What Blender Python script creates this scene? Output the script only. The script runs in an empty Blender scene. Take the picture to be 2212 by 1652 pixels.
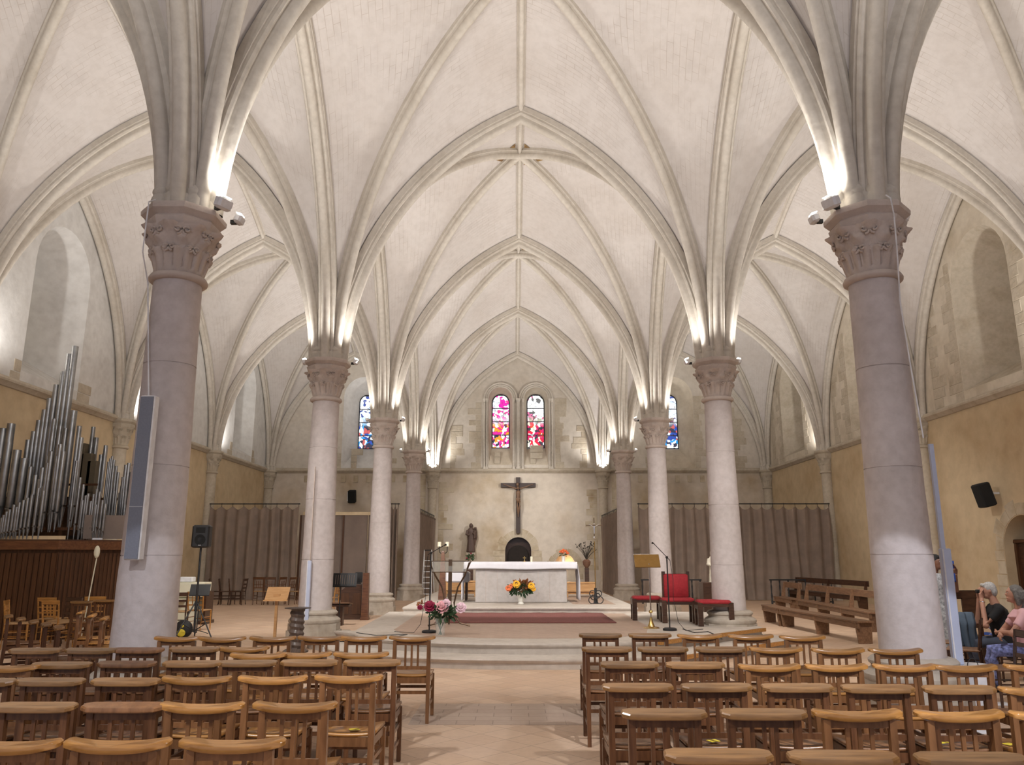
import bpy, bmesh, math, random
from mathutils import Vector, Matrix
from math import sin, cos, pi, sqrt, asin, atan2, radians, hypot
random.seed(7)
scene = bpy.context.scene
col = scene.collection

# ------------------------------------------------------------------ camera
FPX, CX, CY = 1685.0, 1106.0, 826.0
CAM = Vector((-0.15, 0.0, 1.70)); PITCH = radians(12.5); YAW = radians(0.2)
cd = bpy.data.cameras.new('camera'); cam = bpy.data.objects.new('camera', cd); col.objects.link(cam)
cd.sensor_width = 36.0; cd.lens = FPX / 2212.0 * 36.0; cd.clip_end = 200; cd.clip_start = 0.05
cam.location = CAM; cam.rotation_euler = (pi / 2 + PITCH, 0, YAW)
scene.camera = cam
MR = cam.rotation_euler.to_matrix()
def ray(px, py):
    return MR @ Vector(((px - CX) / FPX, -(py - CY) / FPX, -1.0))
def at(px, py, Y):            # pixel -> point on the vertical plane y = Y
    d = ray(px, py); return CAM + d * ((Y - CAM.y) / d.y)
def gp(px, py, z=0.0):        # pixel -> point on the level z
    d = ray(px, py); return CAM + d * ((z - CAM.z) / d.z)

# ------------------------------------------------------------------ world, exposure
scene.view_settings.view_transform = 'Standard'; scene.view_settings.look = 'None'
scene.view_settings.gamma = 1.0; scene.view_settings.use_curve_mapping = False
scene.view_settings.exposure = 0.0
w = bpy.data.worlds.new('world'); scene.world = w; w.use_nodes = True
bg = w.node_tree.nodes['Background']; bg.inputs[0].default_value = (0.84, 0.86, 1.0, 1); bg.inputs[1].default_value = 0.85

ROWS = [9.1 + 7.53 * k for k in range(-2, 5)]      # depth of the column rows; the last one is the altar wall
XW, XN, YE = 12.6, 4.25, ROWS[-1]
ZS, ZA, ZT, ZB = 5.6, 5.85, 11.95, 13.05            # springing, abacus top, arch crown, boss

def lamp(name, kind, loc, aim, power, color=(1, .93, .82), **kw):
    d = bpy.data.lights.new(name, kind); o = bpy.data.objects.new(name, d); col.objects.link(o)
    d.energy = power; d.color = color
    for k, v in kw.items(): setattr(d, k, v)
    o.location = loc
    o.rotation_euler = (Vector(aim) - Vector(loc)).to_track_quat('-Z', 'Y').to_euler()
    return o
WARM = (1.0, .965, .925); COOL = (.86, .90, 1.0)
UP = 520.0
for k, y in enumerate(ROWS[1:-1]):
    for sx in (-1, 1):
        for dx in (-1, 1):
            lx = sx * XN + dx * .52
            lamp('uplight', 'SPOT', (lx, y + .34, ZA + .10), (lx + dx * 1.3, y + 1.6, ZA + 4), UP * (.86 if dx == -sx else 1.3), WARM, spot_size=radians(150), spot_blend=1.0, shadow_soft_size=.06)
            if k == 1 and dx == -sx: lamp('uplight', 'SPOT', (lx, y - .12, ZA + .10), (lx + dx * .35, y - .4, ZA + 4), 150, WARM, spot_size=radians(110), spot_blend=1.0, shadow_soft_size=.06)
            if k < 2: continue
            lamp('uplight', 'SPOT', (lx, y - .34, ZA + .10), (lx + dx * 1.3, y - 1.9, ZA + 4), UP * .45, WARM, spot_size=radians(140), spot_blend=1.0, shadow_soft_size=.06)
for y in ROWS[2:-1]:
    for sx in (-1, 1):
        lamp('uplight', 'SPOT', (sx * (XW - .42), y + .45, ZA + .08), (sx * (XW - 1.2), y + 1.6, ZA + 4), UP * .9, WARM, spot_size=radians(150), spot_blend=1.0, shadow_soft_size=.05)
for sx in (-1, 1):
    lamp('uplight', 'SPOT', (sx * XN, YE - .55, ZA + .1), (sx * XN * .9, YE - .9, ZA + 4), UP * .9, WARM, spot_size=radians(150), spot_blend=1.0, shadow_soft_size=.05)
# projectors high on the columns that light the altar, the back wall and the chairs
lamp('altar_spot', 'SPOT', (-XN + .6, ROWS[3] - .2, 6.0), (0.0, 22.0, .8), 900, WARM, spot_size=radians(58), spot_blend=.4, shadow_soft_size=.05)
lamp('altar_spot', 'SPOT', (XN - .6, ROWS[3] - .2, 6.0), (0.3, 22.0, .8), 900, WARM, spot_size=radians(58), spot_blend=.4, shadow_soft_size=.05)
lamp('altar_spot', 'SPOT', (0.9 - XN, ROWS[5], 6.1), (0.3, YE, 3.4), 1150, WARM, spot_size=radians(62), spot_blend=.9, shadow_soft_size=.05)
lamp('altar_spot', 'SPOT', (XN - 0.9, ROWS[5], 6.1), (-0.3, YE, 3.4), 1150, WARM, spot_size=radians(62), spot_blend=.9, shadow_soft_size=.05)
for sx in (-1, 1):
    lamp('nave_spot', 'SPOT', (sx * (XN - .6), ROWS[1], 6.0), (sx * 3.2, 7.2, 0), 750 if sx < 0 else 1500, COOL, spot_size=radians(37.5), spot_blend=.05, shadow_soft_size=.05)
    lamp('nave_spot', 'SPOT', (sx * (XN - .6), ROWS[1] + .3, 6.0), (-sx * 1.5, 5.8, 0), 950, WARM, spot_size=radians(76), spot_blend=1.0, shadow_soft_size=.05)
    lamp('nave_spot', 'SPOT', (sx * (XN - .6), ROWS[2] + .3, 5.9), (sx * 2.5, 15.0, 0), 900, WARM, spot_size=radians(90), spot_blend=.6, shadow_soft_size=.05)
    lamp('aisle_spot', 'SPOT', (sx * (XN + .6), ROWS[2] + .3, 5.9), (sx * 8.5, 16.0, 0), 700, WARM, spot_size=radians(100), spot_blend=.7, shadow_soft_size=.05)
    lamp('aisle_spot', 'SPOT', (sx * (XN + .6), ROWS[3] + .3, 5.9), (sx * 7.5, 24.0, 0), 1300, WARM, spot_size=radians(100), spot_blend=.7, shadow_soft_size=.05)

for sx in (-1, 1):  # added fill spots that brighten the far columns; no fixture stands for them
    lamp('column_fill_spot', 'SPOT', (-sx * (XN - .6), ROWS[3] + .3, 5.8), (sx * 4.3, ROWS[5], 2.6), 1300, WARM, spot_size=radians(30), spot_blend=.8, shadow_soft_size=.06)

# ------------------------------------------------------------------ materials
MATS = {}
def principled(name):
    m = bpy.data.materials.new(name); m.use_nodes = True
    return m, m.node_tree, m.node_tree.nodes['Principled BSDF']
def N(nt, kind, **inp):
    n = nt.nodes.new(kind)
    for k, v in inp.items():
        key = k.replace('_', ' ')
        if key in n.inputs: n.inputs[key].default_value = v
        else: setattr(n, k, v)
    return n
def rgba(c): return (c[0], c[1], c[2], 1)
def mixc(nt, fac, a, b, mode='MIX'):
    n = nt.nodes.new('ShaderNodeMix'); n.data_type = 'RGBA'; n.blend_type = mode
    for sock, v in ((n.inputs[0], fac), (n.inputs[6], a), (n.inputs[7], b)):
        if isinstance(v, bpy.types.NodeSocket): nt.links.new(v, sock)
        elif isinstance(v, (int, float)): sock.default_value = v
        else: sock.default_value = rgba(v)
    return n.outputs[2]
def ramp(nt, src, stops, interp='LINEAR'):
    n = nt.nodes.new('ShaderNodeValToRGB'); cr = n.color_ramp; cr.interpolation = interp
    while len(cr.elements) < len(stops): cr.elements.new(0.5)
    for e, (p, c) in zip(cr.elements, stops):
        e.position = p; e.color = rgba(c) if not isinstance(c, (int, float)) else (c, c, c, 1)
    nt.links.new(src, n.inputs[0]); return n.outputs[0]
def noise(nt, scale, detail=4, coord=None, stretch=None, rough=.55):
    tc = N(nt, 'ShaderNodeTexCoord')
    src = tc.outputs['Object'] if coord is None else tc.outputs[coord]
    if stretch:
        mp = nt.nodes.new('ShaderNodeMapping'); mp.inputs['Scale'].default_value = stretch
        nt.links.new(src, mp.inputs[0]); src = mp.outputs[0]
    n = nt.nodes.new('ShaderNodeTexNoise'); n.inputs['Scale'].default_value = scale
    n.inputs['Detail'].default_value = detail; n.inputs['Roughness'].default_value = rough
    nt.links.new(src, n.inputs['Vector']); return n.outputs[0]
def bump(nt, b, src, strength=.3, dist=.02):
    n = N(nt, 'ShaderNodeBump'); n.inputs['Strength'].default_value = strength; n.inputs['Distance'].default_value = dist
    nt.links.new(src, n.inputs['Height']); nt.links.new(n.outputs[0], b.inputs['Normal'])
def plain(name, c, rough=.6, metal=0.0, var=.12, scale=8, spec=.5, bmp=0, **kw):
    m, nt, b = principled(name)
    f = noise(nt, scale)
    lo = tuple(x * (1 - var) for x in c); hi = tuple(min(1, x * (1 + var)) for x in c)
    nt.links.new(ramp(nt, f, [(.3, lo), (.7, hi)]), b.inputs['Base Color'])
    b.inputs['Roughness'].default_value = rough; b.inputs['Metallic'].default_value = metal
    b.inputs['Specular IOR Level'].default_value = spec
    if bmp: bump(nt, b, f, bmp)
    for k, v in kw.items(): b.inputs[k.replace('_', ' ')].default_value = v
    MATS[name] = m; return m
def stone(name, base, dirt, rough=.9, scale=.7, fine=9.0, bmp=.35, dirtlo=.45, dirthi=.75, stretch=None):
    m, nt, b = principled(name)
    big = noise(nt, scale, 6, stretch=stretch); sm = noise(nt, fine, 5)
    c1 = mixc(nt, ramp(nt, big, [(dirtlo, 0.0), (dirthi, 1.0)]), base, dirt)
    c2 = mixc(nt, .35, c1, ramp(nt, sm, [(.3, (.62, .60, .58)), (.62, (1, 1, 1))]), 'MULTIPLY')
    nt.links.new(c2, b.inputs['Base Color']); b.inputs['Roughness'].default_value = rough
    b.inputs['Specular IOR Level'].default_value = .2
    bump(nt, b, sm, bmp, .02); MATS[name] = m; return m
def masonry(name, base, dirt, mortar, bw=.32, bh=.14, mix=.55, rough=.9, bmp=.25, pink=None):
    m, nt, b = principled(name)
    uv = N(nt, 'ShaderNodeTexCoord')
    br = nt.nodes.new('ShaderNodeTexBrick')
    br.inputs['Color1'].default_value = rgba(base); br.inputs['Color2'].default_value = rgba(tuple(x * .93 for x in base))
    br.inputs['Mortar'].default_value = rgba(mortar); br.inputs['Scale'].default_value = 1.0
    br.inputs['Brick Width'].default_value = bw; br.inputs['Row Height'].default_value = bh
    br.inputs['Mortar Size'].default_value = .006; br.inputs['Mortar Smooth'].default_value = .3
    nt.links.new(uv.outputs['UV'], br.inputs['Vector'])
    big = noise(nt, .55, 5); fine = noise(nt, 6, 5); msk = noise(nt, 1.3, 3)
    # mortar joints come and go under the limewash
    j = mixc(nt, ramp(nt, msk, [(.42, 0.0), (.62, mix)]), base, br.outputs[0])
    c1 = mixc(nt, ramp(nt, big, [(.42, 0.0), (.75, .8)]), j, dirt, 'MIX')
    c1 = mixc(nt, .35, c1, j)
    c2 = mixc(nt, .3, c1, ramp(nt, fine, [(.3, (.75, .73, .71)), (.6, (1, 1, 1))]), 'MULTIPLY')
    nt.links.new(c2, b.inputs['Base Color']); b.inputs['Roughness'].default_value = rough
    b.inputs['Specular IOR Level'].default_value = .15
    bump(nt, b, fine, bmp, .01); MATS[name] = m; return m
def wood(name, c1, c2, rough=.35, coat=.3, scale=5, stretch=(6, 1, 1), vary=.25):
    m, nt, b = principled(name)
    f = noise(nt, scale, 5, stretch=stretch)
    oi = nt.nodes.new('ShaderNodeObjectInfo')
    c = ramp(nt, f, [(.3, c1), (.7, c2)])
    k = nt.nodes.new('ShaderNodeMapRange'); nt.links.new(oi.outputs['Random'], k.inputs[0])
    k.inputs[3].default_value = 1 - vary; k.inputs[4].default_value = 1 + vary * .5
    v = nt.nodes.new('ShaderNodeHueSaturation'); nt.links.new(k.outputs[0], v.inputs['Value']); nt.links.new(c, v.inputs['Color'])
    nt.links.new(v.outputs[0], b.inputs['Base Color']); b.inputs['Roughness'].default_value = rough
    b.inputs['Coat Weight'].default_value = coat; b.inputs['Coat Roughness'].default_value = .18; b.inputs['Specular IOR Level'].default_value = .3
    bump(nt, b, f, .12, .005); MATS[name] = m; return m
def tiles(name, c1, c2, grout, size, rot, offset=0.0, width=None, patch=None):
    m, nt, b = principled(name)
    tc = N(nt, 'ShaderNodeTexCoord'); mp = nt.nodes.new('ShaderNodeMapping')
    mp.inputs['Rotation'].default_value = (0, 0, rot); nt.links.new(tc.outputs['Object'], mp.inputs[0])
    br = nt.nodes.new('ShaderNodeTexBrick'); br.offset = offset
    br.inputs['Color1'].default_value = rgba(c1); br.inputs['Color2'].default_value = rgba(c2)
    br.inputs['Mortar'].default_value = rgba(grout); br.inputs['Scale'].default_value = 1
    br.inputs['Brick Width'].default_value = width or size; br.inputs['Row Height'].default_value = size
    br.inputs['Mortar Size'].default_value = .005; br.inputs['Mortar Smooth'].default_value = .2
    nt.links.new(mp.outputs[0], br.inputs['Vector'])
    big = noise(nt, .9, 4); fine = noise(nt, 14, 4)
    c = mixc(nt, ramp(nt, big, [(.4, 0.0), (.7, .5)]), br.outputs[0], patch or c2)
    c = mixc(nt, .3, c, ramp(nt, fine, [(.3, (.72, .7, .68)), (.65, (1, 1, 1))]), 'MULTIPLY')
    nt.links.new(c, b.inputs['Base Color']); b.inputs['Roughness'].default_value = .5
    b.inputs['Specular IOR Level'].default_value = .35
    bump(nt, b, fine, .15, .004); MATS[name] = m; return m

stone('limestone', (.59, .53, .515), (.48, .425, .40), scale=.9)
stone('capital', (.59, .505, .45), (.44, .37, .33), scale=2.2, bmp=.6)
stone('base_stone', (.50, .44, .37), (.36, .30, .23), scale=2.5, bmp=.5)
stone('rib_stone', (.60, .555, .49), (.50, .45, .38), scale=.8, bmp=.25)
stone('platform_stone', (.56, .50, .44), (.46, .40, .34), scale=1.5, rough=.75, bmp=.2)
stone('altar_stone', (.51, .475, .455), (.48, .43, .40), scale=2, bmp=.2)
stone('plaster_white', (.70, .69, .67), (.58, .565, .545), scale=.8, fine=4, bmp=.4)
stone('plaster_cream', (.64, .575, .475), (.47, .40, .30), scale=.7, fine=4, bmp=.4)
stone('plaster_altar', (.63, .56, .475), (.44, .34, .22), scale=.45, fine=3, bmp=.4, dirtlo=.44, dirthi=.72)
stone('plaster_upper', (.63, .58, .51), (.55, .49, .41), scale=.7, fine=4, bmp=.4)
stone('plaster_tan', (.61, .49, .325), (.45, .325, .19), scale=.5, fine=3, bmp=.4, dirtlo=.42, dirthi=.78)
stone('tan_stone', (.55, .475, .36), (.38, .29, .18), scale=1.5, fine=5, bmp=.5)
stone('quoin', (.52, .46, .37), (.42, .35, .26), scale=2.2, bmp=.6)
masonry('vault', (.605, .565, .535), (.50, .445, .40), (.40, .34, .29), bw=.46, bh=.125, mix=.7)
stone('gold_paint', (.36, .25, .11), (.18, .10, .05), scale=9, dirtlo=.4, dirthi=.6)
tiles('floor_tiles', (.63, .455, .32), (.535, .365, .245), (.34, .24, .17), .34, pi / 4, patch=(.50, .36, .27))
tiles('floor_band', (.47, .36, .28), (.42, .31, .24), (.26, .19, .14), .20, 0, .5, width=.38)
tiles('platform_tiles', (.52, .385, .30), (.45, .32, .24), (.34, .24, .18), .11, pi / 4, .5, width=.22)
wood('honey', (.27, .115, .025), (.50, .24, .065), .28, .35, stretch=(.8, 9, 9), vary=.2)
wood('brown', (.075, .029, .012), (.15, .064, .027), .34, .3, stretch=(7, 7, .7))
wood('brown_light', (.13, .055, .02), (.25, .115, .047), .32, .3, stretch=(5, 5, .8))
wood('rail_brown', (.17, .082, .028), (.33, .17, .062), .3, .35, stretch=(.8, 9, 9))
wood('dark_wood', (.035, .014, .007), (.075, .033, .017), .4, .3, stretch=(1, 1, 6))
wood('case_wood', (.045, .018, .007), (.095, .038, .015), .45, .2, stretch=(5, 5, .3))
wood('ledge_wood', (.10, .035, .015), (.20, .08, .032), .4, .3, stretch=(1, 5, 5))
wood('bench_wood', (.13, .065, .034), (.24, .13, .07), .45, .2, stretch=(1, 5, 5))
wood('pine', (.48, .25, .10), (.62, .36, .16), .4, .3, stretch=(1, 5, 5))
wood('screw_wood', (.05, .035, .03), (.11, .08, .065), .5, .2)
plain('tin', (.30, .30, .30), .42, .9, var=.3, scale=3)
plain('box_pipe', (.10, .075, .045), .7)
plain('black', (.012, .012, .013), .5); plain('black_matte', (.008, .008, .008), .9)
plain('white_plastic', (.72, .71, .72), .4); plain('lavender_metal', (.52, .57, .72), .35, .1, var=.04)
plain('speaker_grille', (.20, .21, .25), .6, .2, var=.06, scale=60)
plain('alu', (.80, .82, .84), .4, .0); plain('chrome', (.75, .75, .76), .15, 1.0)
plain('brass', (.55, .38, .14), .25, .95); plain('brass_plate', (.30, .17, .05), .3, .7)
plain('bronze', (.13, .085, .055), .4, .8); plain('iron', (.02, .02, .022), .45, .5)
plain('curtain', (.235, .18, .145), .95, var=.12, scale=2.5, spec=.1)
plain('panel_brown', (.19, .145, .12), .8, var=.15, scale=1.5)
plain('red_fabric', (.36, .022, .03), .85, var=.15, scale=20); plain('carpet', (.20, .07, .06), .95, var=.35, scale=50)
plain('linen', (.80, .79, .84), .8, var=.03, bmp=.1); plain('sack', (.42, .35, .28), .9, bmp=.5)
plain('carved_brown', (.085, .05, .038), .6, bmp=.4, scale=25); plain('cross_wood', (.050, .032, .028), .6)
plain('corpus_wood', (.17, .095, .055), .5, bmp=.3, scale=15); plain('white_stone', (.56, .51, .41), .8, bmp=.4, scale=15)
plain('wax', (.85, .80, .62), .5); plain('porcelain', (.78, .76, .70), .3); plain('terracotta', (.15, .07, .04), .7)
plain('green', (.035, .075, .03), .6, var=.5, scale=30); plain('dry_plant', (.045, .035, .025), .8)
plain('pink_petal', (.80, .40, .44), .6, var=.25, scale=40); plain('crimson_petal', (.28, .008, .05), .6, var=.4, scale=40)
plain('pale_petal', (.85, .62, .70), .6, var=.15, scale=40); plain('orange_petal', (.80, .20, .07), .6, var=.3, scale=40)
plain('yellow_petal', (.85, .45, .03), .6, var=.2, scale=40); plain('rust_petal', (.30, .11, .04), .7, var=.4, scale=40)
plain('seed', (.04, .02, .01), .8); plain('cream_paint', (.66, .62, .47), .5, var=.04)
plain('skin', (.46, .24, .165), .55, var=.06); plain('skin_dark', (.17, .075, .045), .55, var=.08)
plain('hair_grey', (.42, .41, .40), .7, var=.4, scale=50); plain('hair_dark', (.14, .13, .12), .7, var=.4, scale=50)
plain('shirt_black', (.012, .012, .014), .85); plain('shirt_pink', (.68, .40, .42), .85, var=.05)
plain('trousers', (.05, .06, .09), .85); plain('blue_cloth', (.02, .06, .26), .8); plain('jacket_blue', (.06, .085, .12), .85, bmp=.3)
plain('grey_print', (.30, .30, .31), .85, var=.6, scale=28); plain('blue_print', (.17, .20, .42), .85, var=.7, scale=30)
plain('orange_cloth', (.75, .16, .02), .8); plain('yellow', (.70, .55, .04), .6); plain('paper', (.80, .80, .84), .6, var=.02)
plain('dark_void', (.02, .014, .011), .9); plain('straw', (.34, .20, .09), .7, var=.25, scale=30)
def glassmat(name, c, rough=.05, alpha=.35):
    m, nt, b = principled(name); f = noise(nt, 6)
    nt.links.new(ramp(nt, f, [(.3, c), (.7, tuple(x * .95 for x in c))]), b.inputs['Base Color'])
    b.inputs['Roughness'].default_value = rough; b.inputs['Alpha'].default_value = alpha; MATS[name] = m
glassmat('glass', (.8, .85, .82), alpha=.14)
def emit(name, c, s):
    m, nt, b = principled(name); b.inputs['Base Color'].default_value = rgba(c)
    b.inputs['Emission Color'].default_value = rgba(c); b.inputs['Emission Strength'].default_value = s; MATS[name] = m
emit('lens', (1, .95, .85), 25); emit('amber_lamp', (1, .55, .2), 6)
def stained(name, top, low, border, strength=1.5, scale=6.5, split=.5):
    m, nt, b = principled(name)
    tc = N(nt, 'ShaderNodeTexCoord')
    wv = nt.nodes.new('ShaderNodeTexNoise'); wv.inputs['Scale'].default_value = 2.2
    nt.links.new(tc.outputs['Object'], wv.inputs['Vector'])
    add = nt.nodes.new('ShaderNodeVectorMath'); add.operation = 'MULTIPLY_ADD'; add.inputs[1].default_value = (.55, .55, .55)
    nt.links.new(wv.outputs[1], add.inputs[0]); nt.links.new(tc.outputs['Object'], add.inputs[2])
    def vor(sc, feature):
        v = nt.nodes.new('ShaderNodeTexVoronoi'); v.feature = feature; v.inputs['Scale'].default_value = sc
        nt.links.new(add.outputs[0], v.inputs['Vector']); return v
    v1 = vor(scale, 'F1'); ve = vor(scale, 'DISTANCE_TO_EDGE')
    sep = nt.nodes.new('ShaderNodeSeparateColor'); nt.links.new(v1.outputs['Color'], sep.inputs[0])
    def pal(cols):
        n = len(cols); return ramp(nt, sep.outputs[0], [(i / n, c) for i, c in enumerate(cols)], 'CONSTANT')
    sp = nt.nodes.new('ShaderNodeSeparateXYZ'); nt.links.new(tc.outputs['UV'], sp.inputs[0])
    c = mixc(nt, ramp(nt, sp.outputs[1], [(split - .1, 0.0), (split + .1, 1.0)]), pal(low), pal(top))
    lead = ramp(nt, ve.outputs['Distance'], [(.0, 0.0), (.045, 1.0)])
    c = mixc(nt, lead, (.01, .01, .015), c)
    # border of small squares and iron bars, from the window's own UV
    bw = nt.nodes.new('ShaderNodeTexBrick'); bw.offset = 0
    bw.inputs['Scale'].default_value = 1; bw.inputs['Brick Width'].default_value = 2.0; bw.inputs['Row Height'].default_value = .245
    bw.inputs['Mortar Size'].default_value = .008
    bw.inputs['Color1'].default_value = (1, 1, 1, 1); bw.inputs['Color2'].default_value = (1, 1, 1, 1); bw.inputs['Mortar'].default_value = (0, 0, 0, 1)
    nt.links.new(tc.outputs['UV'], bw.inputs['Vector'])
    c = mixc(nt, bw.outputs[0], (.01, .01, .02), c)
    b.inputs['Base Color'].default_value = (.02, .02, .02, 1); b.inputs['Roughness'].default_value = .3
    nt.links.new(c, b.inputs['Emission Color']); b.inputs['Emission Strength'].default_value = strength; MATS[name] = m
W_ = (1, 1, 1); Wb = (.85, .93, 1)
stained('glass_magenta', [W_, (.75, .01, .35), W_, Wb, (.9, .05, .25), W_, (.6, .6, .65)], [(.8, .02, .2), W_, (.9, .3, .02), (.03, .03, .05), (.7, .01, .3), Wb], 0)
stained('glass_red', [W_, W_, (.9, .95, .8), W_, (.6, .15, .3), (.12, .12, .12), Wb], [(.75, .01, .05), W_, (.04, .03, .05), (.8, .05, .02), (.9, .9, .6), (.6, .01, .12)], 0)
stained('glass_blue', [W_, Wb, (.65, .82, 1), W_, (.05, .08, .3)], [(.02, .06, .35), Wb, (.02, .3, .7), (.03, .03, .06), W_, (.5, .1, .1)], 0)
stained('glass_small', [(.3, .35, .4), (.5, .45, .05), (.02, .02, .03), (.15, .3, .3)], [(.5, .45, .05), (.02, .02, .03), (.3, .35, .4)], 0, strength=.9, scale=9)

# ------------------------------------------------------------------ mesh builder
class MB:
    def __init__(s): s.v = []; s.f = []; s.uv = {}
    def add(s, vs, fs):
        o = len(s.v); s.v += [tuple(v) for v in vs]; s.f += [tuple(i + o for i in f) for f in fs]; return s
    def box(s, c, d, rz=0.0, rx=0.0, ry=0.0, taper=1.0, bev=0.0):
        x, y, z = d[0] / 2, d[1] / 2, d[2] / 2
        if bev:
            vs = []; b = min(bev, x * .9, y * .9, z * .9)
            for sz, ins in ((-1, 1), (-1, 0), (1, 0), (1, 1)):
                zz = sz * (z - (0 if ins else b)); i = b if ins else 0
                X, Y = x - i, y - i
                for (a, c_) in ((-X + b, -Y), (X - b, -Y), (X, -Y + b), (X, Y - b), (X - b, Y), (-X + b, Y), (-X, Y - b), (-X, -Y + b)):
                    vs.append((a, c_, zz))
            fs = [tuple(range(7, -1, -1)), tuple(range(24, 32))]
            for L in range(3):
                for i in range(8): fs.append((L * 8 + i, L * 8 + (i + 1) % 8, L * 8 + 8 + (i + 1) % 8, L * 8 + 8 + i))
        else:
            t = taper
            vs = [(-x, -y, -z), (x, -y, -z), (x, y, -z), (-x, y, -z), (-x * t, -y * t, z), (x * t, -y * t, z), (x * t, y * t, z), (-x * t, y * t, z)]
            fs = [(3, 2, 1, 0), (4, 5, 6, 7), (0, 1, 5, 4), (1, 2, 6, 5), (2, 3, 7, 6), (3, 0, 4, 7)]
        M = Matrix.Translation(c) @ Matrix.Rotation(rz, 4, 'Z') @ Matrix.Rotation(ry, 4, 'Y') @ Matrix.Rotation(rx, 4, 'X')
        return s.add([M @ Vector(v) for v in vs], fs)
    def tube(s, pts, r, n=8, cap=True, flat=1.0):
        pts = [Vector(p) for p in pts]; rs = r if isinstance(r, (list, tuple)) else [r] * len(pts)
        vs = []; up = Vector((0, 0, 1))
        for i, p in enumerate(pts):
            t = (pts[min(i + 1, len(pts) - 1)] - pts[max(i - 1, 0)]).normalized()
            a = t.cross(up)
            if a.length < .05: a = t.cross(Vector((0, 1, 0)))
            a.normalize(); b = t.cross(a).normalized()
            for k in range(n):
                an = 2 * pi * k / n; vs.append(p + a * (rs[i] * cos(an)) + b * (rs[i] * flat * sin(an)))
        fs = []
        for i in range(len(pts) - 1):
            for k in range(n): fs.append((i * n + k, (i + 1) * n + k, (i + 1) * n + (k + 1) % n, i * n + (k + 1) % n))
        if cap: fs += [tuple(range(n)), tuple(range(len(vs) - 1, len(vs) - n - 1, -1))]
        return s.add(vs, fs)
    def lathe(s, prof, n=24, c=(0, 0, 0), sx=1, sy=1, fn=None, cap=True, a0=0.0):
        vs = []
        for (r, z) in prof:
            for k in range(n):
                an = 2 * pi * k / n + a0; rr = r + (fn(an, z) if fn else 0)
                vs.append((c[0] + rr * cos(an) * sx, c[1] + rr * sin(an) * sy, c[2] + z))
        fs = []
        for i in range(len(prof) - 1):
            for k in range(n): fs.append((i * n + k, i * n + (k + 1) % n, (i + 1) * n + (k + 1) % n, (i + 1) * n + k))
        if cap: fs += [tuple(range(n - 1, -1, -1)), tuple(range(len(vs) - n, len(vs)))]
        return s.add(vs, fs)
    def ball(s, c, r, n=10, rot=None):
        r = r if isinstance(r, (tuple, list)) else (r, r, r); vs = []; m = max(5, n // 2 + 1)
        R = rot or Matrix.Identity(3); c = Vector(c)
        for i in range(1, m):
            ph = pi * i / m
            for k in range(n):
                an = 2 * pi * k / n
                vs.append(c + R @ Vector((r[0] * sin(ph) * cos(an), r[1] * sin(ph) * sin(an), -r[2] * cos(ph))))
        fs = []
        for i in range(m - 2):
            for k in range(n): fs.append((i * n + k, i * n + (k + 1) % n, (i + 1) * n + (k + 1) % n, (i + 1) * n + k))
        b = len(vs); vs += [c + R @ Vector((0, 0, -r[2])), c + R @ Vector((0, 0, r[2]))]
        for k in range(n): fs += [(b, (k + 1) % n, k), (b + 1, (m - 2) * n + k, (m - 2) * n + (k + 1) % n)]
        return s.add(vs, fs)
    def prism(s, poly, z0, z1, inset=0.0):
        n = len(poly)
        vs = [(p[0], p[1], z0) for p in poly] + [(p[0], p[1], z1) for p in poly]
        fs = [tuple(range(n - 1, -1, -1)), tuple(range(n, 2 * n))] + [(i, (i + 1) % n, n + (i + 1) % n, n + i) for i in range(n)]
        return s.add(vs, fs)
    def grid(s, fn, nu, nv, uv=None):
        o = len(s.v); vs = [fn(i / nu, j / nv) for i in range(nu + 1) for j in range(nv + 1)]
        fs = [(i * (nv + 1) + j, (i + 1) * (nv + 1) + j, (i + 1) * (nv + 1) + j + 1, i * (nv + 1) + j + 1) for i in range(nu) for j in range(nv)]
        s.add(vs, fs)
        if uv:
            k = 0
            for i in range(nu + 1):
                for j in range(nv + 1): s.uv[o + k] = uv(i / nu, j / nv); k += 1
        return s
    def build(s, name, mat, parent=None, smooth=35, loc=None, rz=0.0, solid=0, recalc=True):
        me = bpy.data.meshes.new(name); me.from_pydata(s.v, [], s.f); me.validate()
        if s.uv:
            ul = me.uv_layers.new(name='UVMap')
            for l in me.loops: ul.data[l.index].uv = s.uv.get(l.vertex_index, (0, 0))
        elif recalc:
            bm = bmesh.new(); bm.from_mesh(me); bmesh.ops.recalc_face_normals(bm, faces=bm.faces); bm.to_mesh(me); bm.free()
        if smooth is not None:
            me.polygons.foreach_set('use_smooth', [True] * len(me.polygons)); me.set_sharp_from_angle(angle=radians(smooth))
        me.materials.append(MATS[mat]); o = bpy.data.objects.new(name, me); col.objects.link(o)
        if parent is not None: o.parent = parent
        if loc is not None: o.location = loc
        o.rotation_euler[2] = rz
        if solid:
            md = o.modifiers.new('solid', 'SOLIDIFY'); md.thickness = solid; md.offset = 0
        return o
    def blend(s, name, mat, parent=None, voxel=.02, it=2, **kw):   # one continuous skin over the shapes
        o = s.build(name, mat, parent, **kw)
        md = o.modifiers.new('skin', 'REMESH'); md.mode = 'VOXEL'; md.voxel_size = voxel; md.use_smooth_shade = True
        sm = o.modifiers.new('smooth', 'SMOOTH'); sm.iterations = it; sm.factor = .6
        return o
def tag(o, label, cat, group=None):
    o['label'] = label; o['category'] = cat
    if group: o['group'] = group
    return o
def thing(name, label, cat, loc=(0, 0, 0), rz=0.0, group=None):
    o = bpy.data.objects.new(name, None); col.objects.link(o); o.location = loc; o.rotation_euler[2] = rz
    o.empty_display_size = .2
    return tag(o, label, cat, group)
def struct(o): o['kind'] = 'structure'; return o
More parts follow.
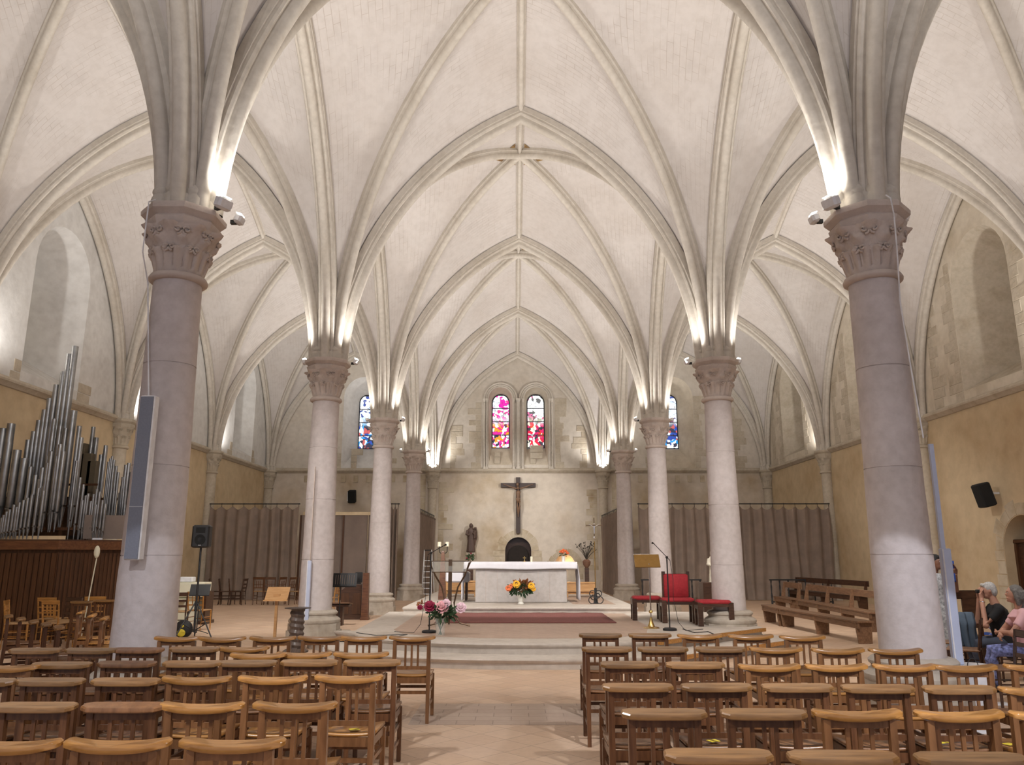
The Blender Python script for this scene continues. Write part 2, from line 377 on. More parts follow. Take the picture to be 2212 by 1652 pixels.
def copy_tree(o, parent=None, label=None, name=None):
    c = o.copy(); col.objects.link(c); c.parent = parent
    if label: c['label'] = label
    for ch in list(o.children): copy_tree(ch, c)
    return c
# ================================================================== the building
# ---- floor
m = MB(); m.grid(lambda u, v: (-XW - .3 + u * (2 * XW + .6), -6 + v * (YE + 6.3), 0), 8, 12); struct(m.build('floor', 'floor_tiles'))
a = gp(990, 1566); b_ = gp(1225, 1520)
m = MB(); m.box((-.05, (a.y + b_.y) / 2, .0015), (2.4, b_.y - a.y, .003)); struct(m.build('trim_1', 'floor_band'))

# ---- vaults
def arc(L, H, t, d0=.12):
    R = ((L - d0) ** 2 + (H - ZS) ** 2) / (2 * (L - d0))
    p0 = asin(.27 / R); p1 = asin(min(1, (H - ZS) / R)); p = p0 + (p1 - p0) * t
    return d0 + R * (1 - cos(p)), ZS + R * sin(p), p
PROF_BIG = [(.19, -.06), (.19, .07), (.165, .085), (.175, .13), (.155, .165), (.12, .17), (.095, .15), (.085, .17), (.09, .21), (.085, .25), (.06, .285), (.03, .30), (0, .305)]
PROF_SMALL = [(.12, -.06), (.12, .07), (.085, .085), (.07, .12), (.085, .155), (.09, .19), (.075, .235), (.045, .265), (.02, .275), (0, .278)]
PROF_RIDGE = [(.10, -.06), (.10, .05), (.06, .07), (.055, .11), (.05, .14), (.025, .165), (0, .17)]
def sweep(path, prof, side):
    """path: list of (point, normal to the inside); side: horizontal unit vector across."""
    full = prof + [(-b, n) for b, n in reversed(prof[:-1])]
    mb = MB(); vs = []; n = len(full)
    for P, Nn in path:
        for b, d in full: vs.append(Vector(P) + side * b + Nn * d)
    fs = [(i * n + k, i * n + k + 1, (i + 1) * n + k + 1, (i + 1) * n + k) for i in range(len(path) - 1) for k in range(n - 1)]
    mb.add(vs, fs); return mb
def half_path(c, dirv, L, H, steps=22, r_in=0.0):
    out = []
    for i in range(steps + 1):
        t = i / steps; d, z, p = arc(L, H, t)
        P = Vector((c[0] + dirv[0] * d, c[1] + dirv[1] * d, z))
        out.append((P, Vector((dirv[0] * cos(p), dirv[1] * cos(p), -sin(p)))))
    return out
def arch_rib(c1, c2, H, prof, parent, name):
    c1, c2 = Vector(c1), Vector(c2); L = (c2 - c1).length / 2; u = (c2 - c1).normalized()
    p1 = half_path(c1, u, L, H); p2 = half_path(c2, -u, L, H)
    # meet in a point: at the crown both sides share the vertical normal
    crown = (p1[-1][0].copy(), Vector((0, 0, -1)))
    path = p1[:-1] + [crown] + list(reversed(p2[:-1]))
    return sweep(path, prof, Vector((-u.y, u.x, 0))).build(name, 'rib_stone', parent, 40)
def bay(x0, x1, y0, y1, ribs=True, name='ceiling'):
    cx, cy = (x0 + x1) / 2, (y0 + y1) / 2
    mb = MB(); patches = MB()
    for (qx, qy) in ((x0, y0), (x1, y0), (x0, y1), (x1, y1)):
        ux = 1 if qx < cx else -1; uy = 1 if qy < cy else -1
        LX, LY = abs(cx - qx), abs(cy - qy); LD = hypot(LX, LY); dg = (ux * LX / LD, uy * LY / LD)
        for (a, La) in (((ux, 0), LX), ((0, uy), LY)):
            def pt(t, s, a=a, La=La, lift=0):
                dA, zA, _ = arc(La, ZT, t); dD, zD, _ = arc(LD, ZB, t)
                z = zA + (zD - zA) * s + 4 * s * (1 - s) * .16 * t ** 3
                return (qx + a[0] * dA * (1 - s) + dg[0] * dD * s, qy + a[1] * dA * (1 - s) + dg[1] * dD * s, z - lift)
            LO = La
            mb.grid(pt, 22, 10, uv=lambda t, s, LO=LO: (t * 8.2 + LO, s * LO * (.15 + .85 * t ** 1.6)))
            if a[0] == 0 or True:
                o = 0.0
                hw_ = .06
                for (t0, s0, t1_, s1, t2, s2) in (((.985, .80, .985, .97, .945, .975),) if a[0] == 0 else ((.982, .86, .982, .97, .955, .975),)): patches.add([pt(t0, s0, lift=.02), pt(t1_, s1, lift=.02), pt(t2, s2, lift=.02)], [(0, 1, 2)])
    c = struct(mb.build(name, 'vault', smooth=60))
    if not ribs: return c
    for (p, q) in (((x0, y0), (x1, y1)), ((x0, y1), (x1, y0))): arch_rib(p, q, ZB, PROF_SMALL, c, 'diagonal_rib')
    # ridge ribs, slightly domed
    def ridge(p, q, side):
        path = []
        for i in range(25):
            s = i / 24; k = 1 - abs(2 * s - 1)
            path.append((Vector((p[0] + (q[0] - p[0]) * s, p[1] + (q[1] - p[1]) * s, ZT + (ZB - ZT) * k + 4 * k * (1 - k) * .16)), Vector((0, 0, -1))))
        return sweep(path, PROF_RIDGE, side).build('ridge_rib', 'rib_stone', c, 40)
    ridge((cx, y0), (cx, y1), Vector((1, 0, 0))); ridge((x0, cy), (x1, cy), Vector((0, 1, 0)))
    MB().lathe([(.04, -.30), (.10, -.29), (.125, -.24), (.12, -.1), (.13, .0)], 16, (cx, cy, ZB)).build('boss', 'rib_stone', c)
    patches.build('painted_patch', 'gold_paint', c, recalc=False)
    return c
XS = [-XW, -XN, XN, XW]
for j in range(6):
    for i in range(3):
        c = bay(XS[i], XS[i + 1], ROWS[j], ROWS[j + 1], ribs=j > 0)
        if j > 0:
            x0, x1 = XS[i], XS[i + 1]
            if ROWS[j + 1] < YE - 1: arch_rib((x0, ROWS[j + 1]), (x1, ROWS[j + 1]), ZT, PROF_BIG, c, 'transverse_rib')
            else: arch_rib((x0, YE - .1), (x1, YE - .1), ZT, PROF_SMALL, c, 'wall_rib')
            if j == 1: arch_rib((x0, ROWS[1]), (x1, ROWS[1]), ZT, PROF_BIG, c, 'transverse_rib')
            if i == 0: arch_rib((-XW + .1, ROWS[j]), (-XW + .1, ROWS[j + 1]), ZT, PROF_SMALL, c, 'wall_rib')
            if i == 2: arch_rib((XW - .1, ROWS[j]), (XW - .1, ROWS[j + 1]), ZT, PROF_SMALL, c, 'wall_rib')
            if i < 2: arch_rib((x1, ROWS[j]), (x1, ROWS[j + 1]), ZT, PROF_BIG, c, 'arcade_rib')

# ---- walls with openings
def arch_loop(cx, w, z0, ztop, n=14, pointed=0.0):
    r = w / 2; zs = ztop - r * (1 + pointed); pts = [(cx - r, z0), (cx + r, z0), (cx + r, zs)]
    for i in range(1, n):
        a = pi * i / n
        pts.append((cx + r * cos(a), zs + (ztop - zs) * (sin(a) if not pointed else (1 - (abs(cos(a))) ** 1.5) ** (1 / 1.15))))
    pts.append((cx - r, zs)); return pts
def wall(name, mat, to3, u0, u1, z0, z1, holes):
    bm = bmesh.new(); es = []
    def loop(pts):
        vs = [bm.verts.new(to3(p[0], p[1], 0)) for p in pts]
        for i in range(len(vs)): es.append(bm.edges.new((vs[i], vs[(i + 1) % len(vs)])))
    loop([(u0, z0), (u1, z0), (u1, z1), (u0, z1)])
    for h in holes: loop(h)
    bmesh.ops.triangle_fill(bm, use_beauty=True, use_dissolve=False, edges=es)
    me = bpy.data.meshes.new(name); bm.to_mesh(me); bm.free(); me.materials.append(MATS[mat])
    o = bpy.data.objects.new(name, me); col.objects.link(o); return struct(o)
def reveal(parent, name, to3, outer, inner, depth, mat, back=None):
    n = len(outer); vs = [to3(p[0], p[1], 0) for p in outer] + [to3(p[0], p[1], depth) for p in inner]
    fs = [(i, (i + 1) % n, n + (i + 1) % n, n + i) for i in range(n)]
    o = MB().add(vs, fs).build(name, mat, parent, 50)
    if back: MB().add([to3(p[0], p[1], depth) for p in inner], [tuple(range(n))]).build('back_panel', back, parent)
    return o
def pane(parent, to3, loop_, depth, mat, bar='iron'):
    us = [p[0] for p in loop_]; zs = [p[1] for p in loop_]; u0, u1, z0, z1 = min(us), max(us), min(zs), max(zs)
    mb = MB(); mb.add([to3(p[0], p[1], depth - .02) for p in loop_], [tuple(range(len(loop_)))])
    for i, p in enumerate(loop_): mb.uv[i] = ((p[0] - u0) / (u1 - u0), (p[1] - z0) / (z1 - z0))
    mb.build('stained_pane', mat, parent, None)
    fr = MB(); n = len(loop_); cu = (u0 + u1) / 2; cz = (z0 + z1) / 2
    inn = [(cu + (p[0] - cu) * .90, cz + (p[1] - cz) * .972) for p in loop_]
    vs = [to3(p[0], p[1], depth - .02) for p in loop_] + [to3(p[0], p[1], depth - .06) for p in loop_] + [to3(p[0], p[1], depth - .06) for p in inn] + [to3(p[0], p[1], depth - .02) for p in inn]
    fs = []
    for L in range(3):
        for i in range(n): fs.append((L * n + i, L * n + (i + 1) % n, (L + 1) * n + (i + 1) % n, (L + 1) * n + i))
    fr.add(vs, fs).build('window_frame', bar, parent)
L3 = lambda u, z, d: (-XW - d, u, z)
R3 = lambda u, z, d: (XW + d, u, z)
E3 = lambda u, z, d: (u, YE + d, z)
ZST = 5.86
mids = [(ROWS[j] + ROWS[j + 1]) / 2 for j in range(6)]
def rand_stones(to3, parent, edges, mat='quoin', seed=1):
    """dressed stones laid bare along an opening: (u, direction, z0, z1) strips"""
    rr = random.Random(seed); mb = MB()
    for (u, dr, z0, z1) in edges:
        z = z0
        while z < z1 - .1:
            h = rr.uniform(.26, .36); wd = rr.choice((.28, .42, .55, .7)) * rr.uniform(.85, 1.1)
            a = to3(u, z + .008, -.012); b = to3(u + dr * wd, z + h - .008, .05)
            lo = [min(a[k], b[k]) for k in range(3)]; hi = [max(a[k], b[k]) for k in range(3)]
            mb.box([(lo[k] + hi[k]) / 2 for k in range(3)], [hi[k] - lo[k] for k in range(3)], bev=.008); z += h
    return mb.build('stonework', mat, parent)
winno = [0]
def niche(to3, cu, w_out, zb, zt, w_in, zb2, zt2, depth, mat, reveal_mat, stones=None, seed=1):
    winno[0] += 1
    o = bpy.data.objects.new('window_%d' % winno[0], None); col.objects.link(o); struct(o)
    out = arch_loop(cu, w_out, zb, zt); inn = arch_loop(cu, w_in, zb2, zt2)
    reveal(o, 'splay', to3, out, inn, depth, reveal_mat, back=None)
    pane(o, to3, inn, depth, mat)
    if stones: rand_stones(to3, o, stones, seed=seed)
    return out
hl, hr = [], []
for j, mY in enumerate(mids):
    if j == 0: continue
    hl.append(niche(L3, mY, 2.6, 6.25, 10.6, .55, 7.1, 9.85, 1.35, 'glass_small', 'plaster_white', stones=[(mY - 1.32, -1, 5.9, 6.6), (mY + 1.3, 1, 5.9, 6.5)], seed=j))
    hr.append(niche(R3, mY, 2.6, 6.25, 10.6, .45, 7.1, 9.85, 1.45, 'glass_small', 'quoin', stones=[(mY - 1.32, -1, 5.9, 10.0), (mY + 1.32, 1, 5.9, 10.0), (mY + 2.9, -1, 6.0, 9.0)], seed=j + 9))
wall('wall_left', 'plaster_tan', L3, -6, YE + .1, 0, ZST, []) ; wall('wall_left_upper', 'plaster_white', L3, -6, YE + .1, ZST, 13.8, hl)
# right wall with the arched doorway
dA = arch_loop(19.95, 1.75, 0.0, 2.70)
wall('wall_right', 'plaster_tan', R3, -6, YE + .1, 0, ZST, [[(p[0], max(p[1], .001)) for p in dA]]); wall('wall_right_upper', 'plaster_cream', R3, -6, YE + .1, ZST, 13.8, hr)
d = struct(bpy.data.objects.new('door_1', None)); col.objects.link(d)
reveal(d, 'door_reveal', R3, dA, dA, .8, 'plaster_tan', back='dark_void')
m = MB(); m.box((XW + .35, 19.95, 1.0), (.06, 1.74, 2.0)); m.build('door_leaf', 'dark_wood', d)
m = MB(); m.box((XW + .29, 19.95, 2.06), (.12, 1.78, .10), bev=.02)
for yy in (19.12, 19.95, 20.78): m.box((XW + .30, yy, 1.0), (.08, .10, 2.0))
m.box((XW + .30, 19.95, .2), (.07, 1.7, .16)); m.build('door_frame', 'case_wood', d)
MB().ball((XW + .25, 19.8, 1.05), .03).build('door_handle', 'brass', d)
# altar wall
hE = []
pane_c = [(-.87, 'glass_magenta'), (.93, 'glass_red')]
for cx_, mat in pane_c: hE.append(niche(E3, cx_, 1.2, 6.15, 10.15, .92, 7.05, 9.88, .55, mat, 'plaster_cream'))
for cx_, sd in ((-7.85, 31), (7.9, 32)):
    hE.append(niche(E3, cx_, 2.1, 5.98, 10.7, .80, 7.05, 9.9, .8, 'glass_blue', 'plaster_white' if cx_ < 0 else 'plaster_cream', stones=[(cx_ - 1.06, -1, 5.95, 6.6), (cx_ + 1.06, 1, 5.95, 9.6 if cx_ > 0 else 6.4)], seed=sd))
dC = [(p[0], max(p[1], .5)) for p in arch_loop(.02, 1.28, .5, 2.58)]
dN = [(p[0], max(p[1], .5)) for p in arch_loop(2.3, 1.15, .5, 1.9, pointed=.25)]
wall('wall_altar', 'plaster_altar', E3, -XW - .1, XW + .1, 0, ZST, [dC, dN]); wall('wall_altar_upper', 'plaster_upper', E3, -XW - .1, XW + .1, ZST, 13.8, hE)
d = struct(bpy.data.objects.new('door_2', None)); col.objects.link(d)
reveal(d, 'door_reveal', E3, dC, dC, .5, 'dark_void'); 
MB().add([E3(p[0], p[1], .5) for p in arch_loop(.02, 1.28, .5, 2.58)], [tuple(range(17))]).build('door_leaf', 'dark_wood', d)
MB().add([E3(p[0], p[1], .45) for p in arch_loop(.02, 1.1, .5, 2.2)], [tuple(range(17))]).build('door_panel', 'dark_void', d)
n_ = struct(bpy.data.objects.new('trim_2', None)); col.objects.link(n_)
reveal(n_, 'niche_reveal', E3, dN, dN, .4, 'quoin', back='plaster_cream')
def voussoirs(cu, r0, r1, zs, z0, parent, n=9, mat='quoin', to3=E3, seed=3, jamb=True, proud=.02):
    rr = random.Random(seed); mb = MB()
    def block(q):
        k = len(q); vs = [to3(p[0], p[1], -proud) for p in q] + [to3(p[0], p[1], .05) for p in q]
        mb.add(vs, [tuple(range(k)), tuple(range(2 * k - 1, k - 1, -1))] + [(i, (i + 1) % k, k + (i + 1) % k, k + i) for i in range(k)])
    for i in range(n):
        a0, a1 = pi * i / n + .012, pi * (i + 1) / n - .012; R = r1 * rr.uniform(.93, 1.06)
        block([(cu + r0 * cos(a0), zs + r0 * sin(a0)), (cu + R * cos(a0), zs + R * sin(a0)), (cu + R * cos((a0 + a1) / 2), zs + R * sin((a0 + a1) / 2)), (cu + R * cos(a1), zs + R * sin(a1)), (cu + r0 * cos(a1), zs + r0 * sin(a1)), (cu + r0 * cos((a0 + a1) / 2), zs + r0 * sin((a0 + a1) / 2))])
    if jamb:
        for sx in (-1, 1):
            z = zs
            while z > z0 + .1:
                h = rr.uniform(.26, .34); wd = rr.uniform(.3, .6); zb = max(z - h, z0)
                block([(cu + sx * r0, zb + .01), (cu + sx * (r0 + wd), zb + .01), (cu + sx * (r0 + wd), z - .01), (cu + sx * r0, z - .01)]); z = zb
    return mb.build('stonework', mat, parent)
voussoirs(.02, .65, 1.05, 1.94, .5, d, 9, 'tan_stone'); voussoirs(2.3, .59, .86, 1.15, .5, n_, 9, 'tan_stone', seed=5)
voussoirs(19.95, .89, 1.25, 1.83, 0, bpy.data.objects['door_1'], 9, 'tan_stone', to3=R3, seed=8, proud=.012)
# moulded double arch round the two middle lights: orders and colonnettes
dec = struct(bpy.data.objects.new('trim_3', None)); col.objects.link(dec)
for cx_, _ in pane_c:
    for R, rr_, dep in ((.66, .05, -.02), (.74, .045, -.07), (.83, .05, -.10)):
        pts = [E3(cx_ + R * cos(pi * i / 20), 9.52 + R * sin(pi * i / 20), dep) for i in range(21)]
        MB().tube(pts, rr_, 8).build('arch_moulding', 'rib_stone', dec)
for ux in (-1.68, -1.56, -.2, .03, .26, 1.62, 1.74):
    big = abs(ux - .03) < .01; r_ = .085 if big else .05
    sh = MB().tube([E3(ux, 5.95, -.08), E3(ux, 9.36, -.08)], r_, 10).build('colonnette', 'rib_stone', dec)
    MB().lathe([(r_ + .02, 0), (r_, .04), (r_ * 1.5, .16), (r_ * 1.7, .2), (r_ * 1.7, .24)], 12, E3(ux, 9.3, -.08)).build('colonnette_capital', 'rib_stone', sh)
    MB().lathe([(r_ * 1.7, 0), (r_ * 1.6, .08), (r_, .14)], 12, E3(ux, 5.93, -.08)).build('colonnette_base', 'rib_stone', sh)
rand_stones(E3, dec, [(-1.85, -1, 5.95, 9.4), (1.9, 1, 5.95, 9.4), (-3.4, 1, 6.0, 8.0), (3.5, -1, 6.0, 8.2), (-.87 - .3, 1, 6.2, 6.9), (.93 - .3, 1, 6.2, 6.9), (10.8, 1, 5.9, 9), (-8.4, 1, 5.95, 6.9)], seed=77)
rand_stones(E3, dec, [(-4.6, -1, 3.2, 5.6), (-3.95, 1, 1.0, 5.2), (4.7, 1, 3.2, 5.6), (3.95, -1, 1.0, 5.0)], 'tan_stone', seed=78)
# string course: swept moulding along the three walls
SC = [(0, -.13), (.05, -.12), (.10, -.06), (.16, -.02), (.17, .03), (.14, .08), (.06, .10), (0, .14)]
def string(p0, p1, inward, name):
    p0, p1 = Vector(p0), Vector(p1); vs = []
    for P in (p0, p1):
        for b, z in SC: vs.append(P + Vector(inward) * b + Vector((0, 0, z)))
    n = len(SC); return struct(MB().add(vs, [(k, k + 1, n + k + 1, n + k) for k in range(n - 1)]).build(name, 'quoin'))
string((-XW, -6, ZST), (-XW, YE, ZST), (1, 0, 0), 'trim_4'); string((XW, -6, ZST), (XW, YE, ZST), (-1, 0, 0), 'trim_5'); string((-XW, YE, ZST), (XW, YE, ZST), (0, -1, 0), 'trim_6')
# corbel holes under the string on the altar wall
m = MB()
for i in range(9): m.box((-10.6 + i * .62, YE - .02, 5.45), (.22, .06, .34))
for i in range(10): m.box((4.9 + i * .62, YE - .02, 5.45), (.22, .06, .34))
struct(m.build('trim_7', 'tan_stone'))

# ---- columns
def octa(r, a0=pi / 8): return [(r * cos(2 * pi * i / 8 + a0), r * sin(2 * pi * i / 8 + a0)) for i in range(8)]
def oct_r(an, a0=pi / 8):
    k = (an - a0) % (pi / 4) - pi / 8; return cos(pi / 8) / cos(k)
def leaves(seed, nlow=16, nup=8):
    ph = seed * .37
    def f(an, z):   # carved relief of two rows of curling leaves
        r = 0.0
        if z < .30:
            t = max(0, min(1, z / .30)); c = abs(((an + ph) * nlow / (2 * pi)) % 1 - .5) * 2
            r += .05 * (1 - c ** 2) * (t ** .5) + (.02 if t > .75 else 0) * (1 - c)
            r -= .03 * (1 if .42 < c < .58 and .2 < t < .9 else 0)
        elif z < .66:
            t = (z - .30) / .36; c = abs(((an + ph) * nup / (2 * pi)) % 1 - .5) * 2
            r += .035 * (1 - c ** 2) * t + .065 * math.exp(-((t - .70) / .16) ** 2) * max(0, 1 - (c / .6) ** 2)
            r += .06 * math.exp(-((t - .26) / .15) ** 2) * max(0, 1 - ((1 - c) / .55) ** 2)
            r += .012 * sin(an * 31 + seed) * sin(z * 60)
        return r
    return f
def capital_mesh(k, seed, n=112):
    """height .93 from astragal to abacus top, scale k on radius"""
    prof = []
    prof += [(.30, 0), (.34, .0), (.375, .025), (.38, .05), (.36, .085), (.31, .10)]
    prof += [(.305 + .16 * (t ** 1.6), .10 + .56 * t) for t in [i / 26 for i in range(27)]]
    mb = MB(); fn = leaves(seed)
    pr = [(r, z) for r, z in prof]
    mb.lathe([(r * k, z) for r, z in pr], n, fn=lambda an, z: (fn(an, z - .10) * k if .11 < z < .67 else 0))
    for row, (zc_, rc, R_, off) in enumerate(((.575, .445, .062, 0), (.37, .385, .05, .5))):   # scrolled volutes
        for i in range(8):
            a = (i + off) * pi / 4 + pi / 8; o = Vector((rc * k * cos(a), rc * k * sin(a), zc_)); tg = Vector((-sin(a), cos(a), 0)); rd = Vector((cos(a), sin(a), 0))
            for s in (-1, 1):
                pts = []
                for j in range(13):
                    q = j / 12; an = -pi / 2 + q * 2.6 * pi; R = R_ * k * (1 - .78 * q); pts.append(o + tg * s * (R_ * k * .95 + R * cos(an) * -1) + Vector((0, 0, R * sin(an))) + rd * (.02 * q))
                mb.tube(pts, [.020 * k * (1 - .3 * j / 12) for j in range(13)], 6)
    return mb
def abacus_mesh(k):
    mb = MB()
    pr = [(.45, .64), (.465, .66), (.50, .74), (.505, .76), (.475, .79), (.53, .83), (.555, .85), (.56, .90), (.54, .93)]
    mb.lathe([(r * k, z) for r, z in pr], 64, fn=lambda an, z: .0)
    vs = []
    for (x, y, z) in mb.v:
        an = atan2(y, x); s = oct_r(an) * 1.04; vs.append((x * s, y * s, z))
    mb.v = vs; return mb
def column(x, y, label, seed, near=False):
    t = thing('stone_column', label, 'column', (x, y, 0), group=None)
    b = MB(); b.prism(octa(.56), 0, .22); b.prism(octa(.53), .22, .36)
    b.lathe([(.50, .36), (.52, .39), (.52, .43), (.47, .47), (.43, .49), (.43, .52), (.455, .54), (.46, .57), (.43, .60), (.365, .62)], 40)
    b.build('column_base', 'base_stone', t)
    sh = MB(); prof = []
    zz = [.62 + i * (4.34) / 24 for i in range(25)]
    joints = [1.6 + .12 * sin(seed), 2.75 + .1 * cos(seed * 2), 3.9 + .1 * sin(seed * 3)]
    for z in zz: prof.append((.338 - .058 * (z - .62) / 4.34, z))
    for j in joints:
        r = .338 - .058 * (j - .62) / 4.34
        prof += [(r, j - .006), (r - .007, j - .004), (r - .007, j + .004), (r, j + .006)]
    prof.sort(key=lambda p: p[1]); rr = random.Random(seed)
    sh.lathe(prof, 44, fn=lambda an, z: .004 * sin(an * 3 + z * 2 + seed) + .002 * sin(an * 11 + z * 9))
    sh.build('shaft', 'limestone', t)
    capital_mesh(.90, seed).build('capital', 'capital', t, loc=(0, 0, 4.94), smooth=60)
    abacus_mesh(.86).build('abacus', 'capital', t, loc=(0, 0, 4.93))
    cb = MB()
    cb.lathe([(.36, 5.84), (.36, 5.94), (.34, 6.02)], 32)
    for i in range(8):
        a = i * pi / 4
        cb.lathe([(.125, 5.84), (.13, 5.96), (.115, 6.0), (.105, 6.02), (.12, 6.05), (.12, 6.08), (.10, 6.11), (.085, 6.14)], 16, (.29 * cos(a), .29 * sin(a), 0))
    cb.build('rib_base', 'rib_stone', t)
    MB().lathe([(.33, 6.0), (.30, 6.6), (.25, 8.2), (.2, 9.0)], 20).build('core', 'rib_stone', t)
    return t
side = {-1: 'on the organ side', 1: 'on the red chair side'}
place = ['standing among the rows of wooden chairs', 'at the front corner of the altar platform', 'beside the altar steps', 'next to the far grey curtain']
for k, y in enumerate(ROWS[2:-1]):
    for sx in (-1, 1):
        lab = {(0, -1): 'thick pale stone column carrying a long white line speaker', (0, 1): 'thick pale stone column with a white cable running down from its capital',
               (1, -1): 'stone column with sacking heaped on its base behind the twisted wooden pedestal', (1, 1): 'stone column rising behind the red chair and stools',
               (2, -1): 'stone column beside the brown wooden post and dark writing desk', (2, 1): 'slimmer stone column behind the brass lectern and microphone',
               (3, -1): 'farther stone column close to the aluminium step ladder', (3, 1): 'farther stone column between the grey curtains near the processional cross'}[(k, sx)]
        column(sx * XN - (.04 if sx < 0 and k == 0 else 0), y, lab, k * 2 + (sx > 0) + 1)
# half shafts on the walls
def respond(x, y, label, r=.21, hidden=False):
    t = thing('wall_shaft', label, 'wall shaft', (x, y, 0))
    MB().lathe([(.30, 0), (.30, .4), (.24, .5), (r, .56)], 20).build('shaft_base', 'base_stone', t)
    MB().lathe([(r, .5), (r, 4.98)], 20).build('shaft', 'quoin', t)
    capital_mesh(.70, x + y, 64).build('capital', 'quoin', t, loc=(0, 0, 4.94), smooth=60)
    abacus_mesh(.72).build('abacus', 'quoin', t, loc=(0, 0, 4.93))
    cb = MB()
    for i in range(5):
        a = i * pi / 4 + (0 if abs(y - YE) > 1 else pi) + (-pi / 2 if x < 0 else pi / 2) * (abs(y - YE) > 1)
        cb.lathe([(.11, 5.83), (.11, 6.0), (.09, 6.03), (.105, 6.06), (.08, 6.12)], 12, (.22 * cos(a), .22 * sin(a), 0))
    cb.build('rib_base', 'rib_stone', t); return t
respond(-XW + .12, ROWS[4], 'stone wall shaft with carved capital just behind the organ pipes')
respond(-XW + .12, ROWS[5], 'stone wall shaft behind the black tripod loudspeaker, below a lit capital')
respond(XW - .12, ROWS[5], 'stone wall shaft at the wall end of the long grey curtain')
respond(XW - .12, ROWS[4], 'stone wall shaft between the benches and the arched door')
respond(-XN, YE - .12, 'altar wall shaft with glowing lamp above, on the ladder side')
respond(XN, YE - .12, 'altar wall shaft with glowing lamp above, near the processional cross')
respond(-XW + .15, YE - .15, 'corner wall shaft above the grey curtain on the organ side')
respond(XW - .15, YE - .15, 'corner wall shaft above the grey curtain on the bench side')

# ---- flood lamps on the capitals
def flood(x, y, z, rz, label, big=False, group=None):
    t = thing('floodlight', label, 'lamp', (x, y, z), rz, group)
    h = MB(); s = 1.25 if big else 1.0
    h.box((0, .09 * s, .03), (.17 * s, .10 * s, .12 * s), rx=-.35, bev=.025); h.build('lamp_head', 'white_plastic', t)
    MB().box((0, .02, -.005), (.05, .07, .05)).build('bracket', 'black', t)
    MB().box((0, .10 * s, .098 * s), (.12 * s, .07 * s, .008), rx=-.35).build('lens', 'lens', t); return t
num = ['organ side column among the chairs', 'cabled column among the chairs', 'column behind the twisted pedestal', 'column behind the red chair', 'column by the brown post', 'column behind the brass lectern', 'column by the ladder', 'column by the far curtain']
for k, y in enumerate(ROWS[2:-1]):
    for sx in (-1, 1):
        n = num[k * 2 + (sx > 0)]
        for dx in (-1, 1):
            flood(sx * XN + dx * .48, y + .2, ZA + .02, -pi / 2 * dx, ('white floodlight on the nave edge of the capital, ' if dx == -sx else 'white floodlight on the aisle edge of the capital, ') + n)
        if k == 0: flood(sx * (XN - .44), y - .22, ZA + .02, sx * pi * .65, 'larger white floodlight on the nave corner of the capital, ' + n, True)
# white cable on the capital and down the cabled column
def cable(pts, r, label, mat='black', name='cable', cat='cable'):
    return tag(MB().tube(pts, r, 6).build(name, mat), label, cat)
cp = [(XN + .02, 9.1 - .50, 5.89), (XN + .06, 9.1 - .53, 5.83), (XN + .08, 9.1 - .52, 5.6), (XN + .10, 9.1 - .46, 5.2), (XN + .12, 9.1 - .40, 5.0), (XN + .13, 9.1 - .34, 4.6), (XN + .17, 9.1 - .34, 3.8), (XN + .23, 9.1 - .32, 3.0)]
cable(cp, .009, 'thin white cable hanging down the capital and shaft of a near column', 'white_plastic')
cp = [(-XN - .22, 8.68, 5.88), (-XN - .27, 8.62, 5.83), (-XN - .29, 8.64, 5.2), (-XN - .30, 8.86, 4.9), (-XN - .24, 8.85, 4.4), (-XN - .1, 8.76, 3.47)]
cable(cp, .009, 'thin grey cable dropping from the capital to the long line speaker', 'white_plastic')
# ================================================================== platform and altar
def smooth_poly(pts, n=6):      # open corners rounded by Catmull-Rom
    out = []; k = len(pts)
    for i in range(k):
        p0, p1, p2, p3 = [Vector(pts[(i + d) % k] + (0,)) for d in (-1, 0, 1, 2)]
        if (p2 - p1).length > 3: out.append((p1.x, p1.y)); continue
        for j in range(n):
            t = j / n; q = .5 * ((2 * p1) + (p2 - p0) * t + (2 * p0 - 5 * p1 + 4 * p2 - p3) * t * t + (3 * p1 - p0 - 3 * p2 + p3) * t ** 3)
            out.append((q.x, q.y))
    return out
arcp = [(-3.15, 15.3), (-3.05, 14.75), (-2.75, 14.2), (-2.3, 13.8), (-1.6, 13.42), (-.8, 13.18), (0, 13.1), (.8, 13.12), (1.6, 13.28), (2.2, 13.55)]
top = [(-3.3, 20.4)] + arcp + [(4.7, 15.95), (4.9, 20.4)]
lowr = [(-3.66, 15.5), (-3.58, 14.7), (-3.25, 13.85), (-2.6, 13.25), (-1.8, 12.85), (-.9, 12.6), (0, 12.53), (.9, 12.55), (1.8, 12.72), (2.5, 13.0)]
low = [(-3.66, 17)] + lowr + [(5.05, 15.35), (5.1, 15.9), (4.7, 17)]
def platform(poly, z0, z1, name, parent, mat='platform_stone'):
    n = len(poly); c = Vector((sum(p[0] for p in poly) / n, sum(p[1] for p in poly) / n))
    mb = MB(); vs = []
    def off(p, d):
        v = Vector(p) - c; return Vector(p) + v.normalized() * d
    for z, d in ((z0, -.03), (z1 - .07, -.03), (z1 - .055, .0), (z1 - .02, .02), (z1, .005)):
        for p in poly: q = off(p, d); vs.append((q.x, q.y, z))
    fs = [(L * n + i, L * n + (i + 1) % n, (L + 1) * n + (i + 1) % n, (L + 1) * n + i) for L in range(4) for i in range(n)] + [tuple(range(4 * n, 5 * n))]
    return mb.add(vs, fs).build(name, mat, parent, 40)
pl = thing('altar_platform', 'low stone altar platform with two rounded front steps and brick paving', 'platform')
sp = lambda body, tail: smooth_poly(body)[: -6]
